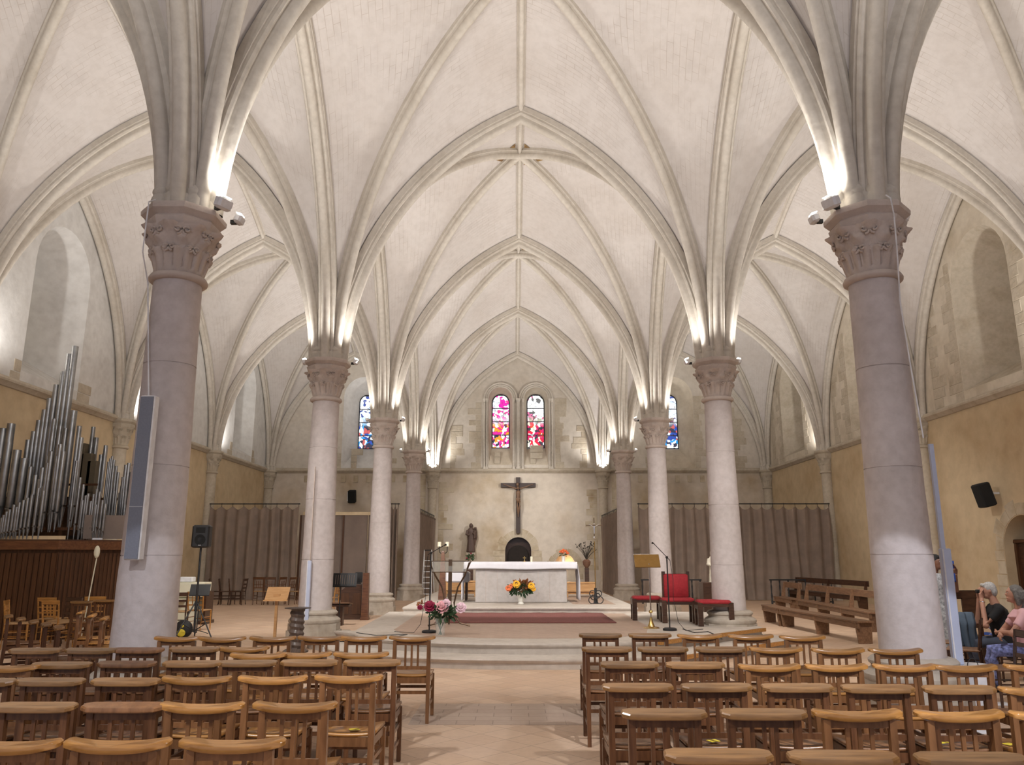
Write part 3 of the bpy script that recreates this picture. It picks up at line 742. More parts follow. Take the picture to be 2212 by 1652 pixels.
lowP = [low[0]] + smooth_poly(lowr)[:-6] + low[-4:]; topP = [top[0]] + smooth_poly(arcp)[:-6] + [arcp[-1]] + top[-2:]
platform(lowP, 0, .156, 'lower_step', pl); platform(topP, .15, .32, 'upper_step', pl)
paveP = [(-2.5, 19.75), (-2.45, 15.5), (-2.2, 14.8), (-1.6, 14.25), (-.8, 13.98), (0, 13.9), (.8, 13.92), (1.6, 14.1), (2.2, 14.6), (2.5, 16.2), (2.5, 19.75)]
MB().prism(paveP, .31, .324).build('brick_paving', 'platform_tiles', pl)
MB().prism([(-2.87, 19.8), (2.82, 19.8), (2.82, 28.5), (-2.87, 28.5)], 0, .40).build('altar_step', 'platform_stone', pl)
MB().box((-.02, 24.15, .435), (5.75, 8.76, .065), bev=.015).build('altar_step_nosing', 'platform_stone', pl)
MB().box((1.9, 23.2, .470), (1.1, 4.6, .006)).build('grey_paving', 'platform_tiles', pl)
# wooden edging of the angled steps
for (p, q, z, nm) in ((arcp[-1], (4.7, 15.95), .29, 'wood_edging'), (lowr[-1], (5.05, 15.35), .13, 'wood_edging')):
    p, q = Vector(p + (0,)), Vector(q + (0,)); m_ = (p + q) / 2; dd = q - p
    MB().box((m_.x + .03, m_.y - .03, z), (dd.length, .05, .065), rz=atan2(dd.y, dd.x)).build(nm, 'honey', pl)
PZ = .325; AZ = .468
cr = MB(); cr.grid(lambda u, v: (-1.82 + 3.78 * u, 16.9 + 2.85 * v, PZ + .012 + .004 * sin(u * 40) * sin(v * 30)), 20, 14)
cr = cr.build('carpet', 'carpet', solid=.016); tag(cr, 'reddish brown fringed carpet lying on the platform before the altar', 'carpet')
# altar
YA = 21.55
t = thing('altar', 'long pale stone block altar with joints, standing on the top step', 'altar', (0, YA + .6, AZ))
MB().box((.02, 0, .43), (2.46, 1.05, .86), bev=.02).build('altar_block', 'altar_stone', t)
m = MB()
for xx in (-.93, -.62, -.1, .48, .78): m.box((xx, -.527, .43), (.008, .006, .82))
m.build('joint', 'capital', t); MB().box((0, 0, .945), (3.0, 1.15, .17), bev=.015).build('mensa', 'altar_stone', t)
# altar cloth: top sheet with front drop and long ends
zc = AZ + 1.045
mb = MB(); x0, x1, y0, y1 = -1.52, 1.53, YA + .0, YA + 1.2
def cloth(u, v):
    # v along the width (front drop, top, back drop), u along the length incl. both ends
    U = u * (3.05 + 2 * 1.0) - 1.0
    fold = .022 * sin(v * 17) 
    if U < 0: x, dz, ex = x0 - .012 - .05 * min(1, -U * 2), U, 1
    elif U > 3.05: x, dz, ex = x1 + .012 + .05 * min(1, (U - 3.05) * 2), -(U - 3.05), 1
    else: x, dz, ex = x0 + U, 0, 0
    if ex: return (x + fold * min(1, -dz * 3), y0 + .12 + (y1 - y0 - .24) * (v * .96), zc + dz + .012)
    return (x, y0 + .12 + (y1 - y0 - .24) * v * .96, zc + .012)
mb.grid(cloth, 60, 12)
al = thing('altar_cloth', 'white linen cloth over the stone altar with ends hanging low', 'cloth', (0, 0, 0))
mb.build('long_cloth', 'linen', al, 60, solid=.006)
m2 = MB(); m2.grid(lambda u, v: (x0 + (x1 - x0) * u, y0 - .012 - .01 * sin(u * 25) * (v < .5), zc - .17 + v * .36 + .012 * sin(u * 9)) if v < .5 else (x0 + (x1 - x0) * u, y0 + (y1 - y0) * (v - .5) * 2, zc + .016), 40, 10)
m2.build('front_drop', 'linen', al, 40, solid=.006)
def on_altar(px, y): p = at(px, 1214, y); return p.x, y, zc + .022
# candle and little cross, white vase of orange flowers
x, y, z = on_altar(1148, 21.9); tag(MB().lathe([(.032, 0), (.032, .13), (.02, .14)], 14).build('candle', 'wax', loc=(x, y, z)), 'short yellowish candle on the altar cloth before the dark archway', 'candle')
x, y, z = on_altar(1133, 22.0); t = thing('altar_cross', 'small bronze cross standing on the altar cloth beside the candle', 'cross', (x, y, z))
MB().box((0, 0, .07), (.02, .02, .14)).build('upright', 'brass', t); MB().box((0, 0, .1), (.09, .02, .015)).build('crossbar', 'brass', t); MB().lathe([(.04, 0), (.035, .015)], 14).build('foot', 'brass', t)
def flower(c, r, n, mat_parent, mat, seed, name='bloom', layers=3, up=Vector((0, -.3, 1))):
    rr = random.Random(seed); mb = MB(); c = Vector(c); up = up.normalized()
    a = up.orthogonal().normalized(); b = up.cross(a)
    for L in range(layers):
        k = n - L; tilt = .25 + .55 * L
        for i in range(k):
            an = 2 * pi * (i + .5 * L) / k + rr.uniform(-.2, .2); d = (a * cos(an) + b * sin(an))
            p = c + d * r * (.62 - .18 * L) + up * r * (.12 + .28 * L)
            R = Matrix((d * 1.0, up.cross(d), up)).transposed() @ Matrix.Rotation(-tilt, 3, 'Y')
            mb.ball(p, (r * .46, r * .40, r * .14), 8, R)
    mb.ball(c + up * r * .3, r * .42, 8)
    return mb.build(name, mat, mat_parent, 60)
def bunch(parent, c, spread, n, r, mat, seed, name='foliage'):
    rr = random.Random(seed); mb = MB(); c = Vector(c)
    for i in range(n):
        d = Vector((rr.gauss(0, 1), rr.gauss(0, 1), rr.gauss(.3, 1))).normalized() * rr.uniform(.3, 1)
        p = c + Vector((d.x * spread[0], d.y * spread[1], d.z * spread[2])); e = p + d * r * rr.uniform(1, 2)
        w_ = d.orthogonal().normalized() * r * .4
        mb.add([p, p + (e - p) * .5 + w_, e, p + (e - p) * .5 - w_], [(0, 1, 2, 3)])
    o = mb.build(name, mat, parent, None, solid=.002); o['kind'] = 'stuff'; return o
x, y, z = on_altar(1217, 22.2); t = thing('flower_vase', 'small white vase of orange flowers on the altar cloth near its end', 'vase', (x, y, z))
MB().lathe([(.045, 0), (.05, .1), (.055, .15)], 16).build('vase', 'porcelain', t); bunch(t, (0, 0, .19), (.10, .08, .05), 60, .04, 'green', 3)
for i, (dx, dz) in enumerate(((-.07, .27), (0, .31), (.07, .28), (.12, .23), (-.02, .25))): flower((dx, -.02, dz - .02), .055, 7, t, 'orange_petal', i)
# sunflower arrangement before the altar
p = gp(1125, 1305, AZ); t = thing('flower_vase', 'white vase of sunflowers and rust coloured flowers on the step before the altar', 'vase', (p.x, p.y, AZ))
MB().lathe([(.07, 0), (.085, .02), (.06, .05), (.08, .14), (.10, .24), (.085, .27), (.095, .29)], 20).build('vase', 'porcelain', t)
bunch(t, (0, 0, .36), (.30, .16, .11), 320, .085, 'green', 5); bunch(t, (.04, 0, .46), (.28, .14, .13), 420, .06, 'rust_petal', 6, 'dried_flowers')
for i, (dx, dz, r_, mm) in enumerate(((-.11, .50, .10, 'yellow_petal'), (.27, .46, .09, 'yellow_petal'), (-.32, .40, .08, 'orange_petal'), (.33, .38, .06, 'yellow_petal'), (-.26, .45, .06, 'orange_petal'))):
    fl = flower((dx, -.12, dz), r_, 12, t, mm, i, 'sunflower', 2, Vector((0, -1, .35)))
    MB().ball((dx, -.12 - r_ * .42, dz + r_ * .12), (r_ * .42, r_ * .2, r_ * .42), 10).build('seed_head', 'seed', fl)
# peonies in a glass vase
p = gp(951, 1373, PZ); t = thing('flower_vase', 'glass vase of pink and crimson peonies on the platform by the microphone', 'vase', (p.x, p.y, PZ))
MB().lathe([(.075, 0), (.08, .02), (.085, .12), (.105, .30), (.10, .30), (.08, .12), (.07, .03)], 24, cap=False).build('vase', 'glass', t, solid=0)
m = MB(); rr = random.Random(4)
for i in range(14): a = rr.uniform(0, 6.28); m.tube([(.03 * cos(a), .03 * sin(a), .02), (-.03 * cos(a), -.03 * sin(a), .16), (.13 * cos(a) * -1.1, -.12 * sin(a), .42)], .005, 5)
m.build('stems', 'green', t); bunch(t, (.03, 0, .40), (.22, .16, .10), 240, .075, 'green', 8); bunch(t, (-.33, 0, .52), (.07, .06, .05), 40, .05, 'rust_petal', 9, 'dried_flowers')
for i, (dx, dz, r_, mm) in enumerate(((-.19, .545, .105, 'crimson_petal'), (.03, .53, .12, 'pink_petal'), (.10, .60, .08, 'pale_petal'), (.36, .52, .10, 'pale_petal'), (-.36, .53, .05, 'crimson_petal'))):
    flower((dx, -.06, dz - .05), r_, 9, t, mm, i + 10, 'peony', 4, Vector((0, -.9, .5)))
# glass and bronze ambo
p = gp(968, 1352, PZ); px_ = p.x
t = thing('ambo', 'bronze lectern with curved splayed legs and a glass reading top', 'lectern', (p.x + .02, p.y, PZ))
hw = .40
for sx in (-1, 1):
    MB().tube([(sx * hw, -.16, 1.24), (sx * .30, 0, .98), (sx * .16, .05, .75), (sx * .09, .05, .45), (sx * .10, .02, .22), (sx * .22, -.04, .06), (sx * .42, -.08, .015)], .013, 6, flat=1.4).build('leg', 'bronze', t)
MB().box((0, .06, .72), (.075, .02, 1.15)).build('upright', 'bronze', t); MB().tube([(0, .06, .25), (-.02, .2, .08), (-.04, .42, .015)], .02, 6).build('leg', 'bronze', t)
fr = MB(); q = [(-hw - .01, .26, 1.26), (hw + .01, .26, 1.26), (hw - .06, -.22, 1.05), (-hw + .06, -.22, 1.05)]
for i in range(4): fr.tube([q[i], q[(i + 1) % 4]], .011, 6)
fr.build('top_frame', 'bronze', t); MB().add(q, [(0, 1, 2, 3)]).build('glass_top', 'glass', t, None, solid=.008)
# microphone stands
def mic(px, py, z0, hz, tip, label, base_r=.13):
    p = gp(px, py, z0); t = thing('microphone_stand', label, 'microphone stand', (p.x, p.y, z0))
    MB().lathe([(base_r, 0), (base_r, .03), (base_r * .8, .045), (.02, .05)], 28).build('base', 'black', t)
    MB().tube([(0, 0, .04), (0, 0, hz)], .013, 8).build('pole', 'black', t)
    MB().ball((0, 0, hz), .028, 8).build('clutch', 'black', t)
    tx, tz = tip; MB().tube([(-tx * .22, 0, hz - (tz - hz) * .22), (tx, -.1, tz)], .007, 6).build('boom', 'black', t)
    MB().tube([(tx, -.1, tz), (tx * 1.12, -.12, tz + .01)], [.012, .02], 8).build('microphone', 'black', t)
    MB().tube([(-tx * .2, -.02, hz - .05), (-tx * .35, -.05, hz - .4), (-tx * .3, -.06, .6), (-tx * .6, -.05, .15), (-tx * 1.0, -.15, .012), (-tx * 2.5, .1, .01)], .005, 5).build('mic_cable', 'black', t)
    return t
mic(927, 1366, PZ, 1.42, (.26, 1.56), 'black microphone stand with a boom arm, beside the peonies', .135)
mic(1447, 1361, PZ, 1.34, (-.26, 1.60), 'black microphone stand in front of the red padded chair')
# brass lectern
p = gp(1407, 1356, PZ); t = thing('lectern', 'thin brass reading lectern on a flared foot, near the red stools', 'lectern', (p.x, p.y, PZ))
MB().lathe([(.16, 0), (.15, .012), (.07, .03), (.045, .09), (.025, .17), (.02, .2)], 28).build('base', 'brass', t); MB().tube([(0, 0, .1), (0, 0, 1.22)], .014, 8).build('pole', 'chrome', t)
MB().box((-.03, .05, 1.27), (.50, .30, .02), rx=.95).build('desk_plate', 'brass_plate', t); MB().box((-.03, .155, 1.39), (.50, .04, .025)).build('ledge', 'alu', t)
MB().lathe([(.03, 0), (.04, .02), (.03, .05)], 12, (0, 0, .28)).build('collar', 'brass', t)
# red stools and chair
def stool(pxl, pxr, py, label, back=False, name='stool', h=.46):
    a, b_ = gp(pxl, py, PZ), gp(pxr, py, PZ); W_ = (b_ - a).length; D = .50
    t = thing(name, label, 'chair' if back else 'stool', ((a.x + b_.x) / 2, a.y + D / 2, PZ), -.06)
    for sx in (-1, 1):
        for sy in (-1, 1): MB().box((sx * (W_ / 2 - .05), sy * (D / 2 - .06), (h - .07) / 2), (.10, .11, h - .07)).build('leg', 'dark_wood', t)
        MB().box((sx * (W_ / 2 - .045), 0, h - .07), (.09, D, .13)).build('side_board', 'dark_wood', t)
    MB().box((0, 0, h - .06), (W_ - .1, D - .04, .06)).build('seat_frame', 'dark_wood', t)
    MB().box((-.01, -.01, h + .0), (W_ - .06, D - .02, .085), bev=.03).build('seat_cushion', 'red_fabric', t, 60)
    if back:
        for sx in (-1, 1): MB().box((sx * (W_ / 2 - .10), D / 2 - .04, .72), (.07, .07, .64)).build('back_post', 'dark_wood', t)
        MB().box((0, D / 2 - .07, .74), (W_ - .20, .08, .50), bev=.03).build('back_cushion', 'red_fabric', t, 60)
    return t
stool(1369, 1436, 1340, 'low stool with a red padded seat, beside the brass lectern')
stool(1434, 1509, 1346, 'dark wooden chair with red padded seat and red padded back', True, 'armchair')
stool(1512, 1589, 1353, 'low stool with a red padded seat, at the foot of the column')
# step ladder
a, b_ = gp(907, 1292, 0), gp(934, 1292, 0); Yl = a.y - 1.0
a, b_ = at(909, 1290, Yl), at(933, 1290, Yl)
t = thing('step_ladder', 'aluminium step ladder standing open beside the far column', 'ladder', ((a.x + b_.x) / 2, Yl, 0)); zz = at(920, 1187, Yl).z
for sx in (-1, 1):
    MB().box((sx * .17, .12, zz / 2), (.025, .06, zz * 1.0), rx=-.09, ry=-sx * .025).build('rail', 'alu', t)
    MB().tube([(sx * .15, .3, zz - .05), (sx * .22, .95, 0)], .018, 6).build('rear_leg', 'alu', t)
for i in range(7): f = (i + 1) / 9; MB().box((0, -.02 + f * .16 * 1.4, f * zz), (.34 - .05 * f, .09, .03)).build('step', 'alu', t)
MB().box((0, .26, zz - .02), (.30, .14, .04)).build('top_plate', 'black', t)
# paschal candle stand with two candles
Yc = 23.2; a = at(955, 1302, Yc)
t = thing('candle_stand', 'tall red brown tapering candle stand with two white candles', 'candle stand', (a.x, Yc, 0)); zz = at(960, 1190, Yc).z
a.z = 0; MB().lathe([(.16, AZ), (.15, AZ + .1), (.065, zz - .05), (.055, zz)], 4, a0=pi / 4).build('post', 'ledge_wood', t)
for px in (949, 966):
    q = at(px, 1180, Yc); MB().tube([(0, 0, zz - .12), (q.x - a.x, 0, zz - .02), (q.x - a.x, 0, q.z)], .012, 6).build('branch', 'iron', t)
    MB().lathe([(.055, 0), (.055, .12), (.03, .13)], 16, (q.x - a.x, 0, q.z)).build('candle', 'wax', t)
# credence table with cloth
Yt = 22.9; a, b_ = at(966, 1298, Yt), at(1012, 1298, Yt); xm = (a.x + b_.x) / 2; zt = at(990, 1237, Yt).z; W_ = b_.x - a.x
t = thing('side_table', 'small wooden side table with a white cloth, between ambo and altar', 'table', (xm, Yt, AZ))
for sx in (-1, 1):
    for sy in (-1, 1): MB().box((sx * (W_ / 2 - .06), sy * .2, (zt - AZ) / 2 - .02), (.05, .05, zt - AZ - .04)).build('leg', 'dark_wood', t)
MB().box((0, 0, zt - AZ - .02), (W_, .55, .04)).build('tabletop', 'dark_wood', t)
c_ = MB().box((xm, Yt, zt - .11), (W_ + .06, .62, .29), bev=.04).build('table_cloth', 'linen'); tag(c_, 'white cloth covering the small side table', 'cloth')
# benches behind the altar
def low_bench(pxa, pxb, py, Y, label, mat='pine', z0=AZ):
    a, b_ = at(pxa, py, Y), at(pxb, py, Y); W_ = b_.x - a.x; h = a.z - z0
    t = thing('bench', label, 'bench', ((a.x + b_.x) / 2, Y, z0))
    MB().box((0, .2, h), (W_, .42, .05), bev=.01).build('seat', mat, t); MB().box((0, 0, h - .14), (W_, .03, .22)).build('apron', mat, t)
    for sx in (-1, 1): MB().box((sx * (W_ / 2 - .05), .2, h / 2 - .02), (.05, .38, h - .04)).build('leg', mat, t)
    MB().box((0, .1, .14), (W_ - .1, .06, .10)).build('stretcher', mat, t); return t
low_bench(1222, 1287, 1259, 24.3, 'honey coloured wooden bench behind the altar near the processional cross')
low_bench(960, 1030, 1256, 24.6, 'honey coloured wooden bench behind the white side table')
# processional cross
p = gp(1287, 1304, AZ); t = thing('processional_cross', 'tall slim processional cross in a black ornate wheeled stand', 'cross', (p.x, p.y, AZ)); H = at(1287, 1118, p.y).z - AZ
MB().tube([(0, 0, .2), (0, 0, H - .62)], .012, 8).build('pole', 'brass', t); MB().ball((0, 0, H - .52), .035).build('knop', 'chrome', t)
m = MB().tube([(0, 0, H - .5), (0, 0, H)], .013, 6); m.tube([(-.22, 0, H - .2), (.22, 0, H - .2)], .012, 6); m.build('cross', 'bronze', t)
m = MB().tube([(0, -.02, H - .22), (0, -.02, H - .42)], [.025, .012], 6); m.tube([(-.14, -.02, H - .17), (0, -.02, H - .24), (.14, -.02, H - .17)], .008, 5); m.ball((0, -.03, H - .17), .02, 6); m.build('corpus', 'chrome', t)
for i, (dx, dz, r_) in enumerate(((-.10, .10, .09), (.10, .10, .09), (-.08, .26, .08), (.08, .26, .08), (-.06, .16, .06), (.06, .20, .06))):
    MB().tube([(dx + r_ * cos(a), -.08 + .03 * i, dz + r_ * sin(a)) for a in [j * pi / 7 for j in range(15)]], .013, 6, cap=False).build('scroll', 'black', t)
MB().lathe([(.06, 0), (.05, .1), (.03, .3), (.035, .4)], 12).build('stand', 'black', t)
# dried plant on a dark pedestal
Yp = 27.0; a = at(1268, 1256, Yp); t = thing('dried_plant', 'dried branches in a brown urn on a dark pedestal by the altar wall', 'plant', (a.x, Yp, 0)); z1 = at(1268, 1226, Yp).z; z2 = at(1268, 1208, Yp).z; z3 = at(1268, 1169, Yp).z
MB().box((0, 0, (AZ + z1) / 2), (.14, .14, z1 - AZ)).build('pedestal', 'dark_wood', t); MB().lathe([(.05, z1), (.12, z1 + .1), (.14, z1 + .2), (.09, z2 - .02), (.07, z2)], 18).build('urn', 'terracotta', t)
m = MB(); rr = random.Random(2)
for i in range(30):
    a_ = rr.uniform(0, 6.28); s_ = rr.uniform(.1, .36); h_ = rr.uniform(.5, 1) * (z3 - z2); pts = [(0, 0, z2 - .02), (s_ * .4 * cos(a_), s_ * .3 * sin(a_), z2 + h_ * .5), (s_ * cos(a_), s_ * .7 * sin(a_), z2 + h_)]
    m.tube(pts, [.008, .006, .004], 4); m.ball(pts[2], rr.uniform(.012, .03), 5)
m.build('branches', 'dry_plant', t)['kind'] = 'stuff'
# great crucifix on the altar wall
zt_, zb_ = at(1119, 1031, YE - .1).z, at(1119, 1152, YE - .1).z; x = .02
t = thing('crucifix', 'large dark wooden crucifix hanging on the altar wall above the archway', 'crucifix', (x, YE - .22, 0)); zc2 = at(1119, 1048, YE - .1).z
MB().box((0, .06, (zt_ + zb_) / 2), (.22, .10, zt_ - zb_), bev=.01).build('upright_beam', 'cross_wood', t); MB().box((0, .055, zc2), (1.74, .11, .22), bev=.01).build('crossbeam', 'cross_wood', t)
m = MB(); z = zc2 - .16
m.tube([(0, -.08, z), (.01, -.11, z - .18), (0, -.10, z - .42), (0, -.09, z - .55)], [.10, .125, .085, .10], 12, flat=.7)
m.ball((-.03, -.13, z + .17), (.07, .08, .095)); m.tube([(0, -.08, z), (-.02, -.11, z + .12)], .045, 8)
for sx in (-1, 1):
    m.tube([(sx * .09, -.08, z - .02), (sx * .38, -.07, z + .07), (sx * .68, -.04, z + .18), (sx * .74, -.035, z + .20)], [.045, .033, .022, .03], 8)
    m.tube([(sx * .055, -.09, z - .52), (sx * .06 + .02, -.16, z - .88), (sx * .015, -.06, z - 1.25), (sx * .01, -.10, z - 1.40)], [.075, .05, .03, .028], 8)
m.tube([(-.09, -.09, z - .5), (0, -.13, z - .62), (.1, -.09, z - .7)], [.05, .10, .05], 8); m.blend('figure', 'corpus_wood', t, .018)
MB().ball((-.03, -.10, zc2 + .045), (.085, .08, .08)).build('hair', 'carved_brown', t)
# carved statue and bracket flowers
def robed(name, label, cat, x, y, z0, h, mat, child=True, vox=.02, wing=False):
    m = MB(); s = h / 1.5
    m.lathe([(.20 * s, 0), (.23 * s, .05 * s), (.19 * s, .5 * s), (.17 * s, .85 * s), (.19 * s, 1.08 * s), (.14 * s, 1.22 * s), (.06 * s, 1.28 * s)], 40, sy=.75, fn=lambda an, z: .014 * s * sin(an * 9 + z * 3) * (1 - z / (1.4 * s)))
    m.ball((0, -.02 * s, 1.38 * s), (.085 * s, .095 * s, .12 * s)); m.ball((0, .03 * s, 1.36 * s), (.11 * s, .10 * s, .15 * s))
    m.tube([(-.17 * s, 0, 1.15 * s), (-.24 * s, -.06 * s, .92 * s), (-.10 * s, -.18 * s, .88 * s)], [.07 * s, .065 * s, .04 * s], 8)
    m.tube([(.17 * s, 0, 1.15 * s), (.23 * s, -.08 * s, .95 * s), (.12 * s, -.18 * s, .98 * s)], [.07 * s, .065 * s, .04 * s], 8)
    if child: m.tube([(.20 * s, -.13 * s, .72 * s), (.21 * s, -.14 * s, 1.10 * s)], [.05 * s, .085 * s], 8); m.ball((.21 * s, -.15 * s, 1.23 * s), .07 * s)
    if wing: m.tube([(.20 * s, .06, .35 * s), (.27 * s, .06, .8 * s), (.24 * s, .05, 1.3 * s)], [.03 * s, .08 * s, .05 * s], 8)
    o = m.blend(name, mat, None, vox, 1, loc=(x, y, z0)); return tag(o, label, cat)
a, b_ = at(1017, 1193, YE - .3), at(1017, 1130, YE - .3); robed('statue', 'dark carved wooden statue of a robed figure with child on the altar wall', 'statue', a.x, YE - .32, a.z, b_.z - a.z, 'carved_brown', True, .022, True)
tag(MB().box((a.x, YE - .2, a.z - .06), (.42, .4, .12), taper=1.15).build('statue_bracket', 'quoin'), 'small stone bracket under the dark wooden statue', 'bracket')
a = at(1016, 1213, 27.5); t = thing('flower_vase', 'little dark plant with red blooms below the wooden statue', 'vase', (a.x, 27.5, 0))
MB().box((0, 0, (AZ + a.z - .12) / 2), (.2, .2, a.z - .12 - AZ)).build('pedestal', 'dark_wood', t); MB().lathe([(.06, a.z - .12), (.08, a.z)], 14).build('pot', 'terracotta', t); bunch(t, (0, 0, a.z + .12), (.12, .1, .10), 70, .06, 'green', 12)
for i, (dx, dz) in enumerate(((-.12, .1), (.02, .26))): flower((dx, -.05, a.z + dz), .04, 6, t, 'crimson_petal', i)
# lamp glow in the side niche
tag(MB().lathe([(.04, 0), (.05, .06), (.03, .14)], 12).build('votive_lamp', 'amber_lamp', loc=(2.62, YE + .15, 1.25)), 'small glowing amber lamp inside the low stone niche', 'lamp')
tag(MB().box((2.62, YE + .2, 1.22), (.3, .3, .05)).build('niche_shelf', 'quoin'), 'little stone shelf carrying the amber lamp in the niche', 'shelf')
lamp('niche_light', 'POINT', (2.5, YE + .05, 1.4), (2.5, 0, 0), 12, (1, .6, .3), shadow_soft_size=.06)

# ================================================================== curtains
YQ = 31.2
def curtain(x0, y0, x1, y1, zt, zb, label, n=None, gather=0, name='curtain'):
    a, b_ = Vector((x0, y0, 0)), Vector((x1, y1, 0)); L = (b_ - a).length; u = (b_ - a) / L; nn = Vector((-u.y, u.x, 0)); n = n or max(3, int(L / .42))
    t = thing(name, label, 'curtain', ((x0 + x1) / 2, (y0 + y1) / 2, 0)); c0 = Vector(((x0 + x1) / 2, (y0 + y1) / 2, 0))
    rr = random.Random(int(x0 * 100)); ph = [rr.uniform(-.5, .5) for _ in range(n + 2)]; am = [rr.uniform(.6, 1.3) for _ in range(n + 2)]
    def f(s, v):
        k = s * n; i = int(k); fr = k - i; p = ph[i] * (1 - fr) + ph[i + 1] * fr; A = am[i] * (1 - fr) + am[i + 1] * fr
        z = zb + (zt - zb) * v - (.13 * abs(sin(pi * k)) ** 1.3 * max(0, (v - .82) / .18) ** 2)
        q = a + u * (L * (s + .004 * sin(v * 5 + i))) + nn * (.075 * A * sin(2 * pi * k + p * (1 - v) * 2) + .02 * sin(6 * k + v * 3)) - c0
        return (q.x, q.y, z)
    MB().grid(f, n * 10, 10).build('curtain_cloth', 'curtain', t, None, solid=.012)
    r = MB().tube([a - c0 - u * .05 + Vector((0, 0, zt + .10)), b_ - c0 + u * .05 + Vector((0, 0, zt + .10))], .022, 8).build('curtain_rod', 'iron', t)
    rg = MB()
    for i in range(n + 1):
        q = a + u * (L * i / n) - c0; rg.tube([q + Vector((0, 0, zt + .10 + .035)), q + Vector((0, 0, zt - .02))], .010, 4)
    rg.build('curtain_rings', 'iron', t); return t
zr = at(1600, 1088, YQ).z - .1
curtain(4.75, YQ, 12.25, YQ, zr, .03, 'long grey brown pleated curtain hanging across the aisle behind the benches')
curtain(-12.2, YQ, -8.7, YQ, zr, .03, 'grey brown pleated curtain behind the upright cream piano')
curtain(-5.15, YQ, -4.75, YQ, zr, .03, 'narrow bunched grey curtain hanging between two columns', n=3)
curtain(-4.1, YQ + .6, -4.1, YE - .5, zr - .1, .03, 'grey curtain drawn along the chancel behind the step ladder')
curtain(4.1, YQ + .6, 4.1, YE - .5, zr - .1, .03, 'grey curtain drawn along the chancel behind the dried branches')
# brown screen panels between the curtain and the columns
t = thing('screen_wall', 'brown panelled screen under a stone coloured lintel beside the pleated curtain', 'screen', (-7.0, YQ + .2, 0))
zp = at(750, 1112, YQ).z
for i, (xa, xb) in enumerate(((-8.6, -7.7), (-7.65, -6.95), (-6.9, -6.0), (-5.95, -5.2))): MB().box(((xa + xb) / 2 + 7.0, (.06 if i % 2 else 0), zp / 2), (xb - xa, .05, zp)).build('panel', 'panel_brown', t)
MB().box((0.1, 0, zp + .06), (3.3, .16, .12)).build('lintel', 'plaster_tan', t)
for xa in (-8.63, -6.93, -5.17): MB().box((xa + 7, .0, zp / 2), (.07, .12, zp)).build('post', 'case_wood', t)
# black wall loudspeakers
def wall_box(x, y, z, rz, label, s=1):
    t = thing('wall_loudspeaker', label, 'loudspeaker', (x, y, z), rz)
    MB().box((0, 0, 0), (.36 * s, .34 * s, .62 * s), rx=.25, bev=.03).build('cabinet', 'black_matte', t); MB().box((0, .27 * s, .05), (.06, .26 * s, .05)).build('bracket', 'white_plastic', t)
    MB().box((-.2 * s, .08 * s, .0), (.08, .2 * s, .45 * s)).build('side_plate', 'white_plastic', t)
q = at(760, 1072, YE - .5); wall_box(q.x, YE - .45, q.z, 0, 'black loudspeaker on the tan wall beneath the blue stained window')
q = at(2147, 1080, 20.7); wall_box(XW - .42, 20.7, 3.25, -pi / 2, 'black loudspeaker fixed on the tan wall above the arched doorway')

# ================================================================== organ
OY = 16.7; OX0, OX1, OX2, OY2 = -12.35, -9.72, -8.85, 17.75; OZ = 2.0
org = thing('pipe_organ', 'pipe organ with ranks of grey metal pipes on a dark panelled case', 'organ', (-10.6, 18.0, 0))
def L_(p): return (p[0] + 10.6, p[1] - 18.0)
foot = [L_(p) for p in ((OX0, OY), (OX1, OY), (OX2, OY2), (OX2, 20.1), (OX0, 20.1))]
MB().prism(foot, .0, OZ - .18).build('case', 'case_wood', org)
m = MB(); rr = random.Random(5)
for i in range(22): u_ = (i + .5) / 22; m.box((L_((OX0 + (OX1 - OX0) * u_, 0))[0], OY - 18 - .012, .9), (.095, .03, 1.7))
for i in range(16):
    u_ = (i + .5) / 16; m.box((L_((OX1 + (OX2 - OX1) * u_, 0))[0], OY + (OY2 - OY) * u_ - 18, .9), (.05, .04, 1.7), rz=atan2(OY2 - OY, OX2 - OX1))
m.build('panelling', 'case_wood', org)
lf = [L_(p) for p in ((OX0, OY - .12), (OX1 + .05, OY - .12), (OX2 + .12, OY2 - .08), (OX2 + .12, 20.1), (OX0, 20.1))]
MB().prism(lf, OZ - .18, OZ).build('ledge', 'ledge_wood', org); MB().prism([(x * .995, y) for x, y in lf], OZ, OZ + .03).build('ledge_top', 'dark_wood', org)
def pipe(x, y, z0, z1, r, tilt=0):
    ft = min(.45, (z1 - z0) * .22) * (1 if z1 - z0 > .8 else .8)
    o = MB().lathe([(r * .22, 0), (r * .9, ft), (r, ft + .015)], 12, cap=False).lathe([(r * .93, ft + .05), (r, ft + .06), (r, z1 - z0), (r * .88, z1 - z0), (r * .88, z1 - z0 - .15)], 12, cap=False)
    o.box((0, -r * .8, ft + .03), (r * 1.1, r * .6, .03))
    o.build('pipe', 'tin', org, 40, loc=(x + 10.6, y - 18.0, z0))
def pipe_px(px, py_top, r, Y, z0): q = at(px, py_top, Y); pipe(q.x, Y, z0, q.z, r)
